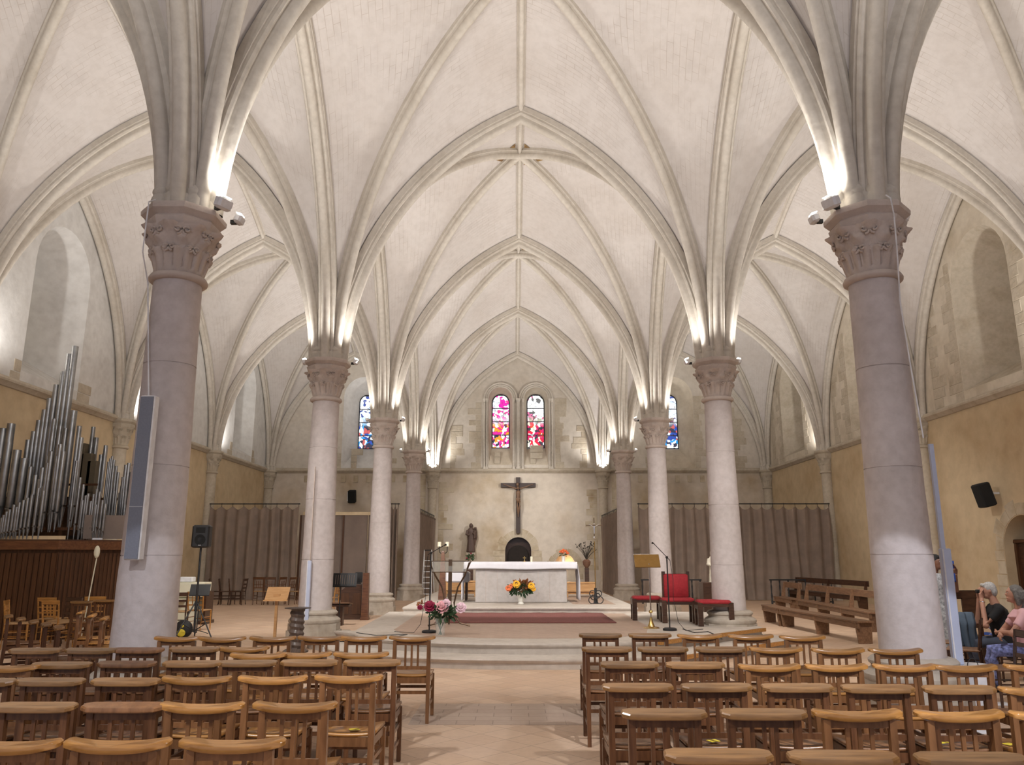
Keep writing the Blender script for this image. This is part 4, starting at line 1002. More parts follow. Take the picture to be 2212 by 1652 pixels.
# the tall stepped rank, then shorter ranks before and after it
for px, py in ((163, 748), (151, 765), (137, 803), (122, 831), (108, 860), (97, 885), (85, 908), (74, 932), (62, 950)): pipe_px(px, py, .062 if py > 800 else .07, 17.9, OZ + .5)
for px, py in ((160, 887), (172, 920), (176, 945), (118, 905), (131, 920), (143, 925), (147, 962), (104, 985)): pipe_px(px, py, .075 if px == 160 else .05, 17.65, OZ + .3)
for px, py in ((8, 925), (25, 915), (38, 972), (54, 990), (20, 955), (-4, 940)): pipe_px(px, py, .085, 17.5, OZ + .3)
for px, py in ((67, 1008), (78, 1026), (87, 1035), (96, 1050), (104, 1000), (112, 975), (124, 985), (93, 1010), (131, 960), (138, 975)): pipe_px(px, py, .05, 17.35, OZ + .2)
for px, py in ((9, 1112), (15, 1105), (31, 1090), (43, 1085), (52, 1080), (61, 1075), (70, 1068), (84, 1054), (95, 1060), (5, 1118), (22, 1100), (37, 1095)): pipe_px(px, py, .035, 17.0, OZ + .04)
for px, py in ((166, 995), (174, 1031), (181, 1046), (186, 1070), (191, 1066), (197, 1082), (203, 1067), (210, 1056), (216, 1062), (222, 1080), (179, 1080), (228, 1088), (208, 1090), (187, 1095), (195, 1098)): pipe_px(px, py, .032, 17.55, OZ + .04)
for px, py in ((202, 922), (209, 945), (219, 982), (226, 980), (206, 1015), (213, 1018), (229, 962), (223, 1005)): pipe_px(px, py, .05, 18.8, OZ + .3)
for px, py in ((235, 997), (239, 990), (243, 985), (247, 993), (252, 1006), (256, 1020), (241, 1055), (247, 1060), (253, 1050), (259, 1064), (264, 1050), (268, 1060), (237, 1075), (244, 1082), (262, 1082), (270, 1090), (267, 1030), (273, 1004), (279, 1000), (285, 1020)): pipe_px(px, py, .03 if px < 262 else .045, 18.3, OZ + .3)
for px, py, w_ in ((180, 958, .2), (193, 980, .24), (204, 996, .22)): q = at(px, py, 18.7); MB().box((q.x + 10.6, .7, (OZ + q.z) / 2), (w_, .2, q.z - OZ), bev=.01).build('wooden_pipe', 'box_pipe', org)
m = MB(); m.box((-.1, -.2, OZ + .28), (2.6, .5, .06)); m.box((.0, .1, 3.3), (1.6, .04, .05)); m.box((.2, .5, 3.0), (3.2, .06, .06)); m.box((-.4, 1.0, 4.2), (.12, .12, 4.4 - 0)) if False else None
m.box((-.6, .5, 2.6), (2.6, .04, .9)); m.build('wind_chest', 'case_wood', org)
q = at(228, 1140, 17.5); MB().box((q.x + 10.6, -.35, OZ + .32), (1.0, .04, .52), rz=.3).build('dust_panel', 'panel_brown', org)
tag(MB().box((q.x - .1, 17.4, OZ + .055), (.17, .1, .04)).build('paper_slip', 'paper'), 'small pale paper slip lying on the organ ledge', 'paper')
# white mop-like rod leaning by the case
t = thing('pole_lamp', 'thin pole with a pale oval head standing against the organ case', 'pole', (at(183, 1300, 16.2).x, 16.2, 0))
zz = at(205, 1192, 16.2).z; dx_ = at(205, 1192, 16.2).x - t.location.x
MB().tube([(0, 0, 0), (dx_, .1, zz - .1)], .012, 6).build('pole', 'cream_paint', t); MB().ball((dx_, .08, zz), (.06, .05, .13)).build('pole_head', 'cream_paint', t)
# ================================================================== prayer chairs
def proto_chair(kind):
    """kneeling chair, back towards -y, seat towards +y; kind: round (honey rounded top rail) or flat (plank with clipped ends)"""
    wd = {'round': 'honey', 'flat': 'rail_brown', 'dark': 'brown_light'}[kind]; fr = {'round': 'brown_light', 'flat': 'brown', 'dark': 'brown'}[kind]
    t = thing('prayer_chair', 'wooden prayer chair', 'chair'); D = .40; hw = .18
    for sx in (-1, 1):
        m = MB(); b = .036; vs = []
        for y, z, w_ in ((-.035, 0, .034), (-.005, .45, .042), (-.012, .82, .038)):
            for a_, c_ in ((-1, -1), (1, -1), (1, 1), (-1, 1)): vs.append((sx * hw + a_ * w_ / 2, y + c_ * w_ / 2, z))
        m.add(vs, [(3, 2, 1, 0), (8, 9, 10, 11)] + [(L * 4 + i, L * 4 + (i + 1) % 4, L * 4 + 4 + (i + 1) % 4, L * 4 + 4 + i) for L in range(2) for i in range(4)]); m.build('back_leg', fr, t, 30)
        MB().box((sx * (hw + .005), D, .22), (.036, .036, .44), bev=.004).build('front_leg', fr, t)
        MB().box((sx * hw, D / 2, .42), (.026, D, .055)).build('side_rail', fr, t)
        for z_ in (.30, .17): MB().box((sx * hw, D / 2, z_), (.02, D, .03)).build('stretcher', fr, t)
    m = MB(); top = []                      # top rail outline
    W_ = .225
    if kind == 'round':
        n = 18; out = []
        for i in range(n + 1):
            u = -1 + 2 * i / n; out.append((u * W_, -.062 + .03 * u * u))
        for i in range(1, 6): a_ = -pi / 2 + pi * i / 6; out.append((W_ + .024 * cos(a_), .006 + .038 * sin(a_)))
        for i in range(n + 1):
            u = 1 - 2 * i / n; out.append((u * W_, .032 + .012 * u * u))
        for i in range(1, 6): a_ = pi / 2 + pi * i / 6; out.append((-W_ + .024 * cos(a_), .006 - .038 * sin(a_) * -1))
    else: out = [(-.235, -.035), (-.195, -.06), (-.10, -.052), (.10, -.052), (.195, -.06), (.235, -.035), (.235, .015), (.19, .05), (-.19, .05), (-.235, .015)]
    k = len(out); vs = []
    for z, s in ((.820, .93), (.826, 1.0), (.842, 1.0), (.850, .95)):
        for x, y in out: vs.append((x * (s if kind == 'round' else .5 + s / 2), y * s, z + (.010 * (abs(x) / W_) ** 2 if kind != 'round' else .012 * (abs(x) / W_) ** 3) + y * .13))
    m.add(vs, [tuple(range(k - 1, -1, -1)), tuple(range(3 * k, 4 * k))] + [(L * k + i, L * k + (i + 1) % k, L * k + k + (i + 1) % k, L * k + k + i) for L in range(3) for i in range(k)]); m.build('top_rail', wd, t, 50 if kind == 'round' else 28)
    MB().box((0, -.005, .545), (2 * hw, .022, .035)).build('back_rail', fr, t); MB().box((0, -.01, .795), (2 * hw, .022, .04)).build('back_rail', fr, t)
    for i in (-1, 0, 1): MB().box((i * .066, -.008, .675), (.022, .014, .25)).build('back_slat', fr, t)
    m = MB(); m.grid(lambda u, v: ((-.195 + .39 * u), .0 + .42 * v, .462 + .012 * (abs(u - .5) * 2) ** 2 - .006 * v), 8, 3); m.build('seat', wd if kind == 'round' else 'brown_light', t, 60, solid=.02)
    MB().box((0, D, .41), (2 * hw, .026, .06)).build('seat_rail', fr, t); MB().box((0, .0, .42), (2 * hw, .022, .06)).build('seat_rail', fr, t)
    for y_ in (0, D - .01): MB().box((0, y_, .30), (2 * hw, .02, .03)).build('stretcher', fr, t)
    return t
PROTO = {}
def put_chair(kind, x, y, rz, label, group=None, z=0):
    if kind not in PROTO: PROTO[kind] = proto_chair(kind); o = PROTO[kind]; o.name = 'prayer_chair'
    else: o = copy_tree(PROTO[kind])
    o.location = (x, y, z); o.rotation_euler[2] = rz; o['label'] = label
    o['group'] = group
    return o
rk = {'round': 'rounded honey rail', 'flat': 'flat clipped rail', 'dark': 'dark flat rail'}
ordn = ['first', 'second', 'third', 'fourth', 'fifth', 'sixth', 'seventh', 'eighth', 'ninth']
LEFT = [
 [(1378, 'round', 382), (1379, 'round', 479), (1378, 'round', 588), (1377, 'round', 692), (1377, 'round', 785), (1377, 'round', 890)],
 [(1404, 'flat', 75), (1404, 'flat', 195), (1403, 'dark', 298), (1401, 'flat', 420), (1400, 'round', 523), (1415, 'round', 556), (1413, 'round', 655), (1413, 'round', 779)],
 [(1441, 'round', 15), (1435, 'flat', 132), (1433, 'dark', 273), (1432, 'flat', 415), (1431, 'flat', 535), (1430, 'flat', 668), (1430, 'flat', 804)],
 [(1472, 'flat', -40), (1471, 'flat', 108), (1471, 'flat', 270), (1467, 'round', 422), (1466, 'round', 587), (1464, 'round', 752)],
 [(1526, 'flat', -110), (1526, 'flat', 75), (1526, 'dark', 265), (1526, 'round', 433), (1525, 'round', 635)],
 [(1610, 'round', 10), (1608, 'round', 249), (1607, 'round', 498)]]
RIGHT = [
 [(1371, 'flat', 1297), (1371, 'flat', 1404), (1373, 'round', 1513), (1374, 'round', 1623), (1376, 'round', 1735)],
 [(1401, 'flat', 1311), (1401, 'flat', 1432), (1401, 'flat', 1556), (1402, 'round', 1678), (1404, 'round', 1812), (1405, 'round', 1937)],
 [(1434, 'flat', 1360), (1435, 'flat', 1502), (1440, 'round', 1664), (1440, 'round', 1809), (1440, 'round', 1957), (1441, 'round', 2088), (1440, 'round', 2240)],
 [(1483, 'flat', 1378), (1483, 'flat', 1548), (1484, 'flat', 1723), (1486, 'flat', 1897), (1488, 'flat', 2073), (1491, 'round', 2245)],
 [(1541, 'flat', 1435), (1541, 'flat', 1650), (1542, 'round', 1855), (1544, 'round', 2077), (1546, 'round', 2285)],
 [(1632, 'flat', 1553), (1636, 'flat', 1822), (1640, 'flat', 2100)]]
rowname = ['front row', 'second row', 'third row', 'fourth row', 'fifth row', 'last row']
rr = random.Random(11)
for sidei, (rows, sname) in enumerate(((LEFT, 'organ side'), (RIGHT, 'stool side'))):
    for ri, row in enumerate(rows):
        seq = sorted(row, key=lambda c: -c[2] if sidei == 0 else c[2])
        for ci, (py, kind, px) in enumerate(seq):
            p = gp(px, py + 1, .845)
            tail = rowname[ri]
            lab = 'prayer chair, %s, %s from the aisle in the %s, %s' % (rk[kind], ordn[ci], tail, sname)
            c = put_chair(kind, p.x, p.y + .02, rr.uniform(-.03, .03), lab, None)
            if 'group' in c: del c['group']
# turned row on the organ side (seen from their sides) and the loose ones in front of the column
t1 = [(27, 1331), (54, 1337), (82, 1343), (109, 1349), (137, 1355)]
for i, (px, py) in enumerate(t1):
    p = gp(px, py, .845); c = put_chair('flat', p.x - .05, p.y, -1.0, 'prayer chair in the turned row by the organ, %s from its camera end' % ordn[len(t1) - 1 - i])
    if 'group' in c: del c['group']
for i, (px, py, kd, rz) in enumerate(((175, 1323, 'round', -1.2), (199, 1330, 'round', -1.2), (225, 1336, 'round', -1.2), (177, 1300, 'flat', -.2), (227, 1297, 'flat', -.1))):
    p = gp(px, py, .845)
    c = put_chair(kd, p.x, p.y, rz, ['honey prayer chair, outermost of three turned sideways beside the big column', 'honey prayer chair, middle of three turned sideways beside the big column', 'honey prayer chair touching the big column, of three turned sideways', 'slatted prayer chair before the organ next to the lattice backed chair', 'slatted prayer chair before the organ right beside the big column'][i])
    if 'group' in c: del c['group']
# lattice and ladder back chairs
def plain_chair(x, y, rz, label, mat, style='lattice', h=.88, z=0, grp=None, seatmat='straw'):
    t = thing('wooden_chair', label, 'chair', (x, y, z), rz, grp); hw = .19
    for sx in (-1, 1):
        MB().tube([(sx * .165, -.03, 0), (sx * .175, 0, .45), (sx * hw, -.06, h)], [.016, .02, .016], 6).build('back_leg', mat, t)
        MB().tube([(sx * .20, .38, 0), (sx * .19, .37, .45)], [.014, .02], 6).build('front_leg', mat, t)
        for z_ in (.2, .3): MB().tube([(sx * .17, 0, z_), (sx * .19, .37, z_)], .01, 5).build('stretcher', mat, t)
    MB().box((0, .19, .455), (.41, .41, .03), bev=.012).build('seat', seatmat, t)
    MB().box((0, -.058, h - .04), (.40, .02, .085), rx=.14, bev=.008).build('top_rail', mat, t)
    if style == 'lattice':
        MB().box((0, -.02, .58), (.36, .018, .03)).build('cross_rail', mat, t); MB().box((0, -.035, .69), (.36, .014, .02)).build('cross_rail', mat, t)
        for i in (-1, 0, 1): MB().box((i * .07, -.035, .70), (.018, .014, .26), rx=.14).build('back_slat', mat, t)
    else:
        for z_ in (.58, .70): MB().box((0, -.012 - (z_ - .5) * .12, z_), (.36, .016, .05), rx=.14).build('ladder_rail', mat, t)
    MB().tube([(-.19, .37, .25), (.19, .37, .25)], .01, 5).build('stretcher', mat, t)
    return t
for px, py, rz, lab, mt, st in (
    (115, 1298, -.25, 'honey lattice backed chair standing before the organ, nearer of two', 'honey', 'lattice'),
    (106, 1292, -.1, 'honey lattice backed chair standing before the organ, half hidden by its twin', 'honey', 'lattice'),
    (208, 1290, .2, 'honey chair back visible between the slatted chairs by the organ', 'honey', 'lattice'),
    (22, 1298, -1.2, 'honey chair seen from its side at the far end of the organ', 'honey', 'lattice'),
    (156, 1293, 2.9, 'dark ladder backed chair before the organ beside the honey lattice chairs', 'dark_wood', 'ladder')):
    p = gp(px, py, .86); plain_chair(p.x, p.y, rz, lab, mt, st)
p = gp(10, 1340, .85); put_chair('dark', p.x - .1, p.y - .8, -1.4, 'dark prayer chair at the outer edge by the organ, turned sideways').pop('group', None)
# around the loudspeaker
p = gp(422, 1362); plain_chair(p.x, p.y - .1, -.1, 'light wooden lattice chair at the cream piano behind the music stand', 'honey', 'lattice')
p = gp(375, 1368); plain_chair(p.x, p.y + .1, .3, 'dark ladder backed chair half hidden between column and loudspeaker stand', 'dark_wood', 'ladder')
# by the curtains
for i, (px, rz) in enumerate(((452, -1.3), (473, -1.3), (494, -1.2), (524, 1.5))):
    p = gp(px, 1306); plain_chair(p.x, p.y, rz, ['dark chair by the curtain, the one beside the cream piano', 'dark chair by the curtain, middle of the three side by side', 'dark chair by the curtain, last of the three side by side', 'dark chair by the curtain facing the group of three'][i], 'dark_wood', 'ladder', .9, seatmat='dark_wood')
for i, (px, rz) in enumerate(((556, -.1), (580, .2), (606, 1.2), (628, 1.2), (650, 1.1))):
    p = gp(px, 1306); plain_chair(p.x, p.y, rz, 'brown chair in the far group behind the wooden lectern, %s from the piano' % ordn[i], 'brown', 'lattice', .95)
p = gp(708, 1330); plain_chair(p.x, p.y + 1, 1.4, 'honey chair partly hidden behind the column with sacking', 'honey', 'lattice')

# ================================================================== left group of objects
# line speaker on the column
t = thing('line_speaker', 'long narrow grey loudspeaker in a white frame mounted on the column', 'loudspeaker', (-4.28, 8.60, 0), 0)
z0, z1 = 1.65, 3.46; zc_ = (z0 + z1) / 2
MB().box((0, .05, zc_), (.17, .12, z1 - z0), bev=.01).build('cabinet', 'white_plastic', t); MB().box((0, -.015, zc_), (.145, .012, z1 - z0 - .03)).build('grille', 'speaker_grille', t)
m = MB(); m.box((0, -.024, 2.22), (.145, .004, .004)); m.build('joint', 'white_plastic', t); MB().box((-.06, .1, 2.9), (.12, .05, .10)).build('bracket', 'white_plastic', t)
def trunk(x, y, z0, z1, w_, label, upper=None):
    t = thing('cable_trunking', label, 'cable trunking', (x, y, 0)); MB().box((0, 0, (z0 + z1) / 2), (w_, .07, z1 - z0), bev=.008).build('cover', 'lavender_metal', t)
    MB().box((-w_ * .36, -.038, (z0 + z1) / 2), (w_ * .14, .006, z1 - z0 - .01)).build('edge_strip', 'white_plastic', t)
    if upper: MB().box((upper[2], .0, (z1 + upper[0]) / 2), (upper[1], .04, upper[0] - z1)).build('upper_duct', upper[3], t)
    return t
trunk(4.84, 9.28, .50, 1.78, .115, 'pale blue metal casing standing upright beside the cabled column', (3.0, .05, -.02, 'lavender_metal'))
trunk(-4.30, 16.17, .35, 1.60, .085, 'slim pale blue metal casing fixed to the column behind the twisted pedestal', (3.5, .02, .01, 'capital'))
t = thing('plastic_tub', 'white round plastic tub with a wire handle, under the pale blue casing', 'tub', (4.98, 9.28, 0)); MB().lathe([(.20, 0), (.225, .46), (.235, .47), (.235, .50), (.0, .50)], 28, cap=False).build('tub_body', 'white_plastic', t)
MB().tube([(-.03 + .06 * cos(a), -.1, .49 + .09 * sin(a)) for a in [pi * i / 8 for i in range(9)]], .005, 5).build('handle', 'black', t)
# tripod speaker
p = gp(392, 1385, 0); xx, yy = p.x, p.y + .6
t = thing('tripod_stand', 'black tripod stand holding a loudspeaker beside the big column', 'stand', (xx, yy, 0)); zt = at(403, 1183, yy).z; 
MB().tube([(0, 0, .12), (0, 0, zt)], .022, 8).build('pole', 'black', t); MB().tube([(0, 0, .55), (0, 0, .75)], .035, 8).build('collar', 'black', t)
for i in range(3):
    a = 1.9 + i * 2 * pi / 3; MB().tube([(.03 * cos(a), .03 * sin(a), .72), (.42 * cos(a), .42 * sin(a), .01)], .014, 6).build('leg', 'black', t); MB().tube([(.02 * cos(a), .02 * sin(a), .16), (.26 * cos(a), .26 * sin(a), .30)], .010, 6).build('brace', 'black', t)
t = thing('loudspeaker', 'black loudspeaker on top of the tripod stand by the big column', 'loudspeaker', (xx, yy, zt), .12)
MB().box((0, 0, .24), (.36, .28, .48), bev=.03).build('cabinet', 'black', t); MB().lathe([(.115, 0), (.11, .012), (.05, .004)], 24).build('woofer', 'black_matte', t, loc=(0, 0, 0)); o = t.children[-1]
o.rotation_euler = (pi / 2, 0, 0); o.location = (0, -.136, .17); MB().box((0, -.137, .37), (.2, .01, .12), bev=.004).build('horn', 'black_matte', t); MB().box((0, -.14, .055), (.05, .006, .012)).build('badge', 'alu', t)
# microphone boom near tripod, music stand
def music_stand(px, py, hpx, label, w_=.5, tilt=.5, rz=0, lines=False, off=0):
    p = gp(px, py); y = p.y + .15; t = thing('music_stand', label, 'music stand', (p.x, y, 0), rz); h = at(px, hpx, y).z
    MB().tube([(0, 0, .04), (0, 0, h)], .012, 8).build('pole', 'black', t)
    for i in range(3): a = .5 + i * 2 * pi / 3; MB().tube([(0, 0, .09), (.12 * cos(a), .12 * sin(a), .06), (.26 * cos(a), .26 * sin(a), .008)], .010, 6).build('leg', 'black', t)
    MB().box((off, .02, h + .09), (w_, .016, .30), rx=-tilt).box((off, -.07, h - .03), (w_, .05, .012)).build('desk', 'black', t)
    if lines:
        m = MB()
        for i in range(9): m.box((off - w_ / 2 + .06 + i * (w_ - .12) / 8, .008, h + .10), (.012, .02, .2), rx=-tilt)
        m.build('desk_slot', 'panel_brown', t)
    return t
music_stand(418, 1372, 1283, 'black music stand with angled desk, before the cream piano', .42, .7, .25)
music_stand(727, 1376, 1262, 'black slotted music stand with a wide desk, beside the column with sacking', .52, .2, 0, True, .09)
# keyboard piano
Yk = 20.6; a, b_ = at(372, 1262, Yk), at(440, 1258, Yk); t = thing('piano', 'cream upright piano with a sloping keyboard side, behind the tripod loudspeaker', 'piano', (a.x, Yk, 0)); W_ = b_.x - a.x; h = b_.z
MB().box((W_ / 2, .3, h - .18), (W_, .5, .36), bev=.01).build('cabinet_top', 'cream_paint', t); MB().box((W_ / 2 - .05, .35, (h - .36) / 2), (W_ - .25, .4, h - .36)).build('cabinet', 'cream_paint', t)
MB().box((.1, -.02, h - .42), (.5, .35, .04)).build('keyboard_shelf', 'cream_paint', t); MB().box((W_ + .03, .3, .40), (.1, .5, .8)).build('end_panel', 'dark_wood', t); MB().box((W_ + .05, .2, .04), (.22, .6, .08)).build('foot', 'dark_wood', t)
q = at(402, 1258, Yk + .2); tag(MB().box((q.x, Yk + .25, h + .07), (.36, .25, .13), bev=.015).build('white_box', 'white_plastic'), 'small white box lying on top of the cream piano', 'box')
# round target bag
q = gp(366, 1378); t = thing('bag', 'black bag with a yellow printed figure on the floor beside the big column', 'bag', (q.x + .22, q.y + .1, 0)); MB().ball((0, .05, .17), (.2, .11, .19), 16).build('bag_body', 'black', t)
m = MB(); m.ball((0, -.06, .10), (.09, .02, .08), 10); m.ball((.01, -.045, .24), (.035, .02, .04), 10); m.build('printed_figure', 'yellow', t)
# wooden lectern
p = gp(592, 1395); yy = p.y; t = thing('lectern', 'honey coloured wooden lectern on a single slender post', 'lectern', (p.x, yy, 0)); h = at(597, 1282, yy).z
MB().box((0, 0, h / 2), (.05, .05, h)).build('post', 'pine', t); MB().box((0, .02, h + .0), (.44, .30, .02), rx=.9).build('desk_top', 'pine', t); MB().box((0, -.10, h - .125), (.46, .06, .02)).build('ledge', 'pine', t)
MB().box((0, -.02, h - .03), (.13, .04, .05)).build('bracket', 'pine', t)
m = MB().box((0, 0, .02), (.4, .06, .04)).box((0, 0, .02), (.06, .4, .04)); m.build('base', 'pine', t)
# twisted pedestal
p = gp(638, 1408); t = thing('twisted_pedestal', 'dark wooden screw shaped pedestal with a thin round top', 'pedestal', (p.x, p.y, 0)); h = at(640, 1312, p.y).z
m = MB(); pr = [(.115, .06 + (h - .08) * i / 90) for i in range(91)]
m.lathe(pr, 28, fn=lambda an, z: .028 * (2 * abs(((z / .105 + an / (2 * pi)) % 1) - .5)) - .01 + .012 * (1 - z)); m.build('twisted_shaft', 'screw_wood', t, 30)
MB().lathe([(.22, 0), (.23, .02), (.18, .05), (.12, .07)], 28).build('base', 'screw_wood', t); MB().lathe([(.10, h - .03), (.235, h - .012), (.235, h), (.0, h + .004)], 32, cap=False).build('top_disc', 'screw_wood', t)
# mic pole
p = gp(698, 1385); h = at(707, 1212, p.y).z; t = thing('microphone_stand', 'slim black microphone pole standing before the column with sacking', 'microphone stand', (p.x, p.y, 0))
MB().tube([(0, 0, .02), (.0, 0, h)], .011, 6).build('pole', 'black', t); MB().tube([(.0, 0, h), (.0, 0, h + .14)], [.014, .02], 8).build('microphone', 'black', t); MB().lathe([(.13, 0), (.12, .02), (.02, .03)], 20).build('base', 'black', t)
MB().tube([(0, -.02, h), (-.05, -.04, h - .5), (.03, -.04, .6), (.06, -.05, .02)], .004, 5).build('mic_cable', 'black', t)
# low table (reading desk) behind music stand
Yt = gp(740, 1352).y + .2; a, b_ = at(703, 1303, Yt), at(758, 1303, Yt); t = thing('reading_desk', 'dark wooden pedestal desk with a pale sloping top, by the music stand', 'desk', ((a.x + b_.x) / 2, Yt, 0)); 
MB().box((0, 0, a.z), (b_.x - a.x, .42, .03), rx=-.10).build('desk_top', 'bench_wood', t); MB().box((0, .0, a.z - .045), (b_.x - a.x - .04, .34, .05)).build('apron', 'dark_wood', t); MB().box((.06, 0, (a.z - .06) / 2), (.16, .2, a.z - .06)).build('leg', 'dark_wood', t)
# writing desk / cabinet with monitor
Yd = 22.3; a, b_ = at(740, 1262, Yd), at(784, 1262, Yd); W_ = b_.x - a.x; h = a.z; t = thing('organ_console', 'dark panelled wooden console with a slanting top, before the brown screen', 'console', ((a.x + b_.x) / 2, Yd, 0), .1)
m = MB(); q = [(-.3, 0), (.3, 0), (.3, h), (-.1, h), (-.3, h - .16)]; 
vs = [(x * W_ / .6, -.25, z) for x, z in q] + [(x * W_ / .6, .35, z) for x, z in q]; m.add(vs, [(0, 1, 2, 3, 4), (9, 8, 7, 6, 5)] + [(i, (i + 1) % 5, 5 + (i + 1) % 5, 5 + i) for i in range(5)]); m.build('cabinet', 'dark_wood', t)
m = MB(); m.box((-.17, -.26, .42), (.22, .02, .55)); m.box((.15, -.26, .42), (.22, .02, .55)); m.build('panel', 'case_wood', t)
t = thing('monitor', 'small dark screen standing on the panelled console', 'monitor', (b_.x - .12, Yd - .02, h + .03), .5); MB().box((0, 0, .16), (.20, .05, .28), bev=.01).build('screen', 'black', t); MB().box((0, .02, .0), (.12, .1, .03)).build('foot', 'black', t)
# tall brown post
Yp = 22.0; a = at(788, 1335, Yp); h = at(790, 1237, Yp).z; tag(MB().lathe([(.16, 0), (.145, .06), (.13, .1), (.105, h)], 4, a0=pi / 4).build('wooden_post', 'ledge_wood', loc=(a.x, Yp, 0)), 'reddish brown square tapering post in front of a stone column', 'post')
# sacking on base
q = gp(686, 1370); t = MB(); t.grid(lambda u, v: (q.x - .32 + .64 * u, q.y - .12 + .45 * v, max(.005, .36 * sin(pi * min(1, u * 1.05)) ** .7 * (1 - .2 * v) * (v ** .6 if v < .6 else 1) + .035 * sin(u * 17 + v * 6) + .02 * sin(v * 23))), 26, 16); tag(t.build('sacking', 'sack', smooth=80, solid=.01), 'beige sacking heaped on the column base behind the twisted pedestal', 'cloth')
# white crate and wooden board behind front row
q = gp(735, 1412); t = thing('white_tray', 'white plastic tray on the floor behind the front chairs by the platform', 'tray', (q.x - .02, q.y + .2, 0)); MB().box((0, 0, .07), (.62, .35, .13), bev=.03).build('tray_body', 'white_plastic', t)
tag(MB().box((q.x - .1, q.y + .55, .2), (.75, .3, .04)).build('wooden_board', 'honey'), 'honey coloured wooden board raised behind the white tray', 'board')
tag(MB().box((q.x - .1, q.y + .57, .09), (.6, .2, .18)).build('board_block', 'base_stone'), 'stone block supporting the honey coloured board', 'block')
q = gp(742, 1368); tag(MB().box((q.x, q.y, .04), (.3, .15, .08), bev=.02).build('stone_block', 'base_stone'), 'small pale stone block on the floor at the foot of the music stand', 'block')
cable([(gp(845, 1377, .33)) - Vector((0, 0, 0)), gp(880, 1370, .33), gp(812, 1372, .33), gp(770, 1366, .33)], .006, 'black cable trailing over the platform edge on the organ side')
cable([gp(1475, 1358, .332), gp(1500, 1366, .332), gp(1530, 1364, .332), gp(1548, 1372, .332), gp(1560, 1380, .22)], .008, 'black cable winding over the angled platform edge beside the stools')
cable([gp(1590, 1352, .332), gp(1612, 1352, .332), gp(1632, 1350, .332), gp(1646, 1370, .17), gp(1660, 1392, .012)], .008, 'black cable dropping down the platform corner beside the column base')

# ================================================================== right group
# benches
def pew(p0, p1, zseat, back, label, mat='bench_wood', nleg=3, deep=.34):
    p0, p1 = Vector((p0.x, p0.y, 0)), Vector((p1.x, p1.y, 0)); d = p1 - p0; L = d.length; a = atan2(d.y, d.x)
    t = thing('pew', label, 'bench', ((p0 + p1) / 2)[:], a)
    MB().box((0, 0, zseat), (L, deep, .04), bev=.006).build('seat', mat, t); MB().box((0, -deep / 2 + .03, zseat - .07), (L - .04, .03, .11)).build('apron', mat, t)
    for i in range(nleg):
        x = -L / 2 + .12 + (L - .24) * i / (nleg - 1); m = MB(); vs = []
        top = zseat - .02 if not back else zseat + .44
        q = [(-.12, 0), (.15, 0), (.17, zseat - .02), (-.17, zseat - .02)] if not back else [(-.12, 0), (.15, 0), (.17, zseat - .02), (.20, top), (.14, top), (.04, zseat - .02), (-.17, zseat - .02)]
        k = len(q); vs = [(x - .02, y, z) for y, z in q] + [(x + .02, y, z) for y, z in q]
        m.add(vs, [tuple(range(k)), tuple(range(2 * k - 1, k - 1, -1))] + [(j, (j + 1) % k, k + (j + 1) % k, k + j) for j in range(k)]); m.build('support', mat, t)
    if back: MB().box((0, .19, zseat + .38), (L, .03, .17), bev=.006).build('backrest', mat, t)
    return t
pa = lambda px, py: gp(px, py)
pew(pa(1660, 1343), pa(1697, 1353), .42, False, 'short low wooden kneeling bench, far piece in front of the backed pews', nleg=2)
pew(pa(1698, 1353), pa(1875, 1392), .42, False, 'long low wooden kneeling bench running towards the big column')
pew(pa(1684, 1318), pa(1722, 1326), .42, True, 'short wooden pew with a plank back beside the black railing', nleg=2)
pew(pa(1733, 1328), pa(1900, 1366), .42, True, 'long wooden pew with a plank back behind the kneeling bench', nleg=4)
pew(pa(1712, 1302), pa(1870, 1322), .46, True, 'farther wooden pew below the end of the grey curtain', 'dark_wood', nleg=3)
# black balustrades
def rail(pxa, pxb, py, Y, label):
    a, b_ = at(pxa, py, Y), at(pxb, py, Y); t = thing('railing', label, 'railing', ((a.x + b_.x) / 2, Y, 0)); L = b_.x - a.x; h = a.z; n = max(3, int(L / .30))
    MB().box((0, 0, h), (L + .1, .08, .05)).build('handrail', 'black', t); MB().box((0, 0, .08), (L, .08, .05)).build('bottom_rail', 'black', t)
    for i in range(n + 1): MB().lathe([(.035, 0), (.035, .1), (.02, .15), (.035, .28), (.018, .42), (.03, .6), (.016, .7), (.035, h - .02)], 8, (-L / 2 + L * i / n, 0, 0)).build('baluster', 'black', t)
rail(1387, 1512, 1252, 29.3, 'black turned communion railing behind the red stools'); rail(1665, 1795, 1252, 29.0, 'black turned railing behind the wooden pews')
# dark cabinet and white statue
Yc = 20.5; a, b_ = at(1513, 1243, Yc), at(1548, 1243, Yc); tag(MB().box(((a.x + b_.x) / 2 + .15, Yc, a.z / 2 + .16), (b_.x - a.x + .3, .5, a.z - .32), bev=.01).build('cabinet', 'dark_wood'), 'dark wooden cabinet half hidden behind the column and armchair', 'cabinet').location.z = -.16 + .0
a.z -= .0
q = at(1538, 1243, Yc); h = at(1535, 1187, Yc).z - q.z; robed('statue', 'pale stone statue of a robed figure peeping out behind the column', 'statue', q.x + .05, Yc, q.z - .32, h + .32, 'white_stone', True, .02)
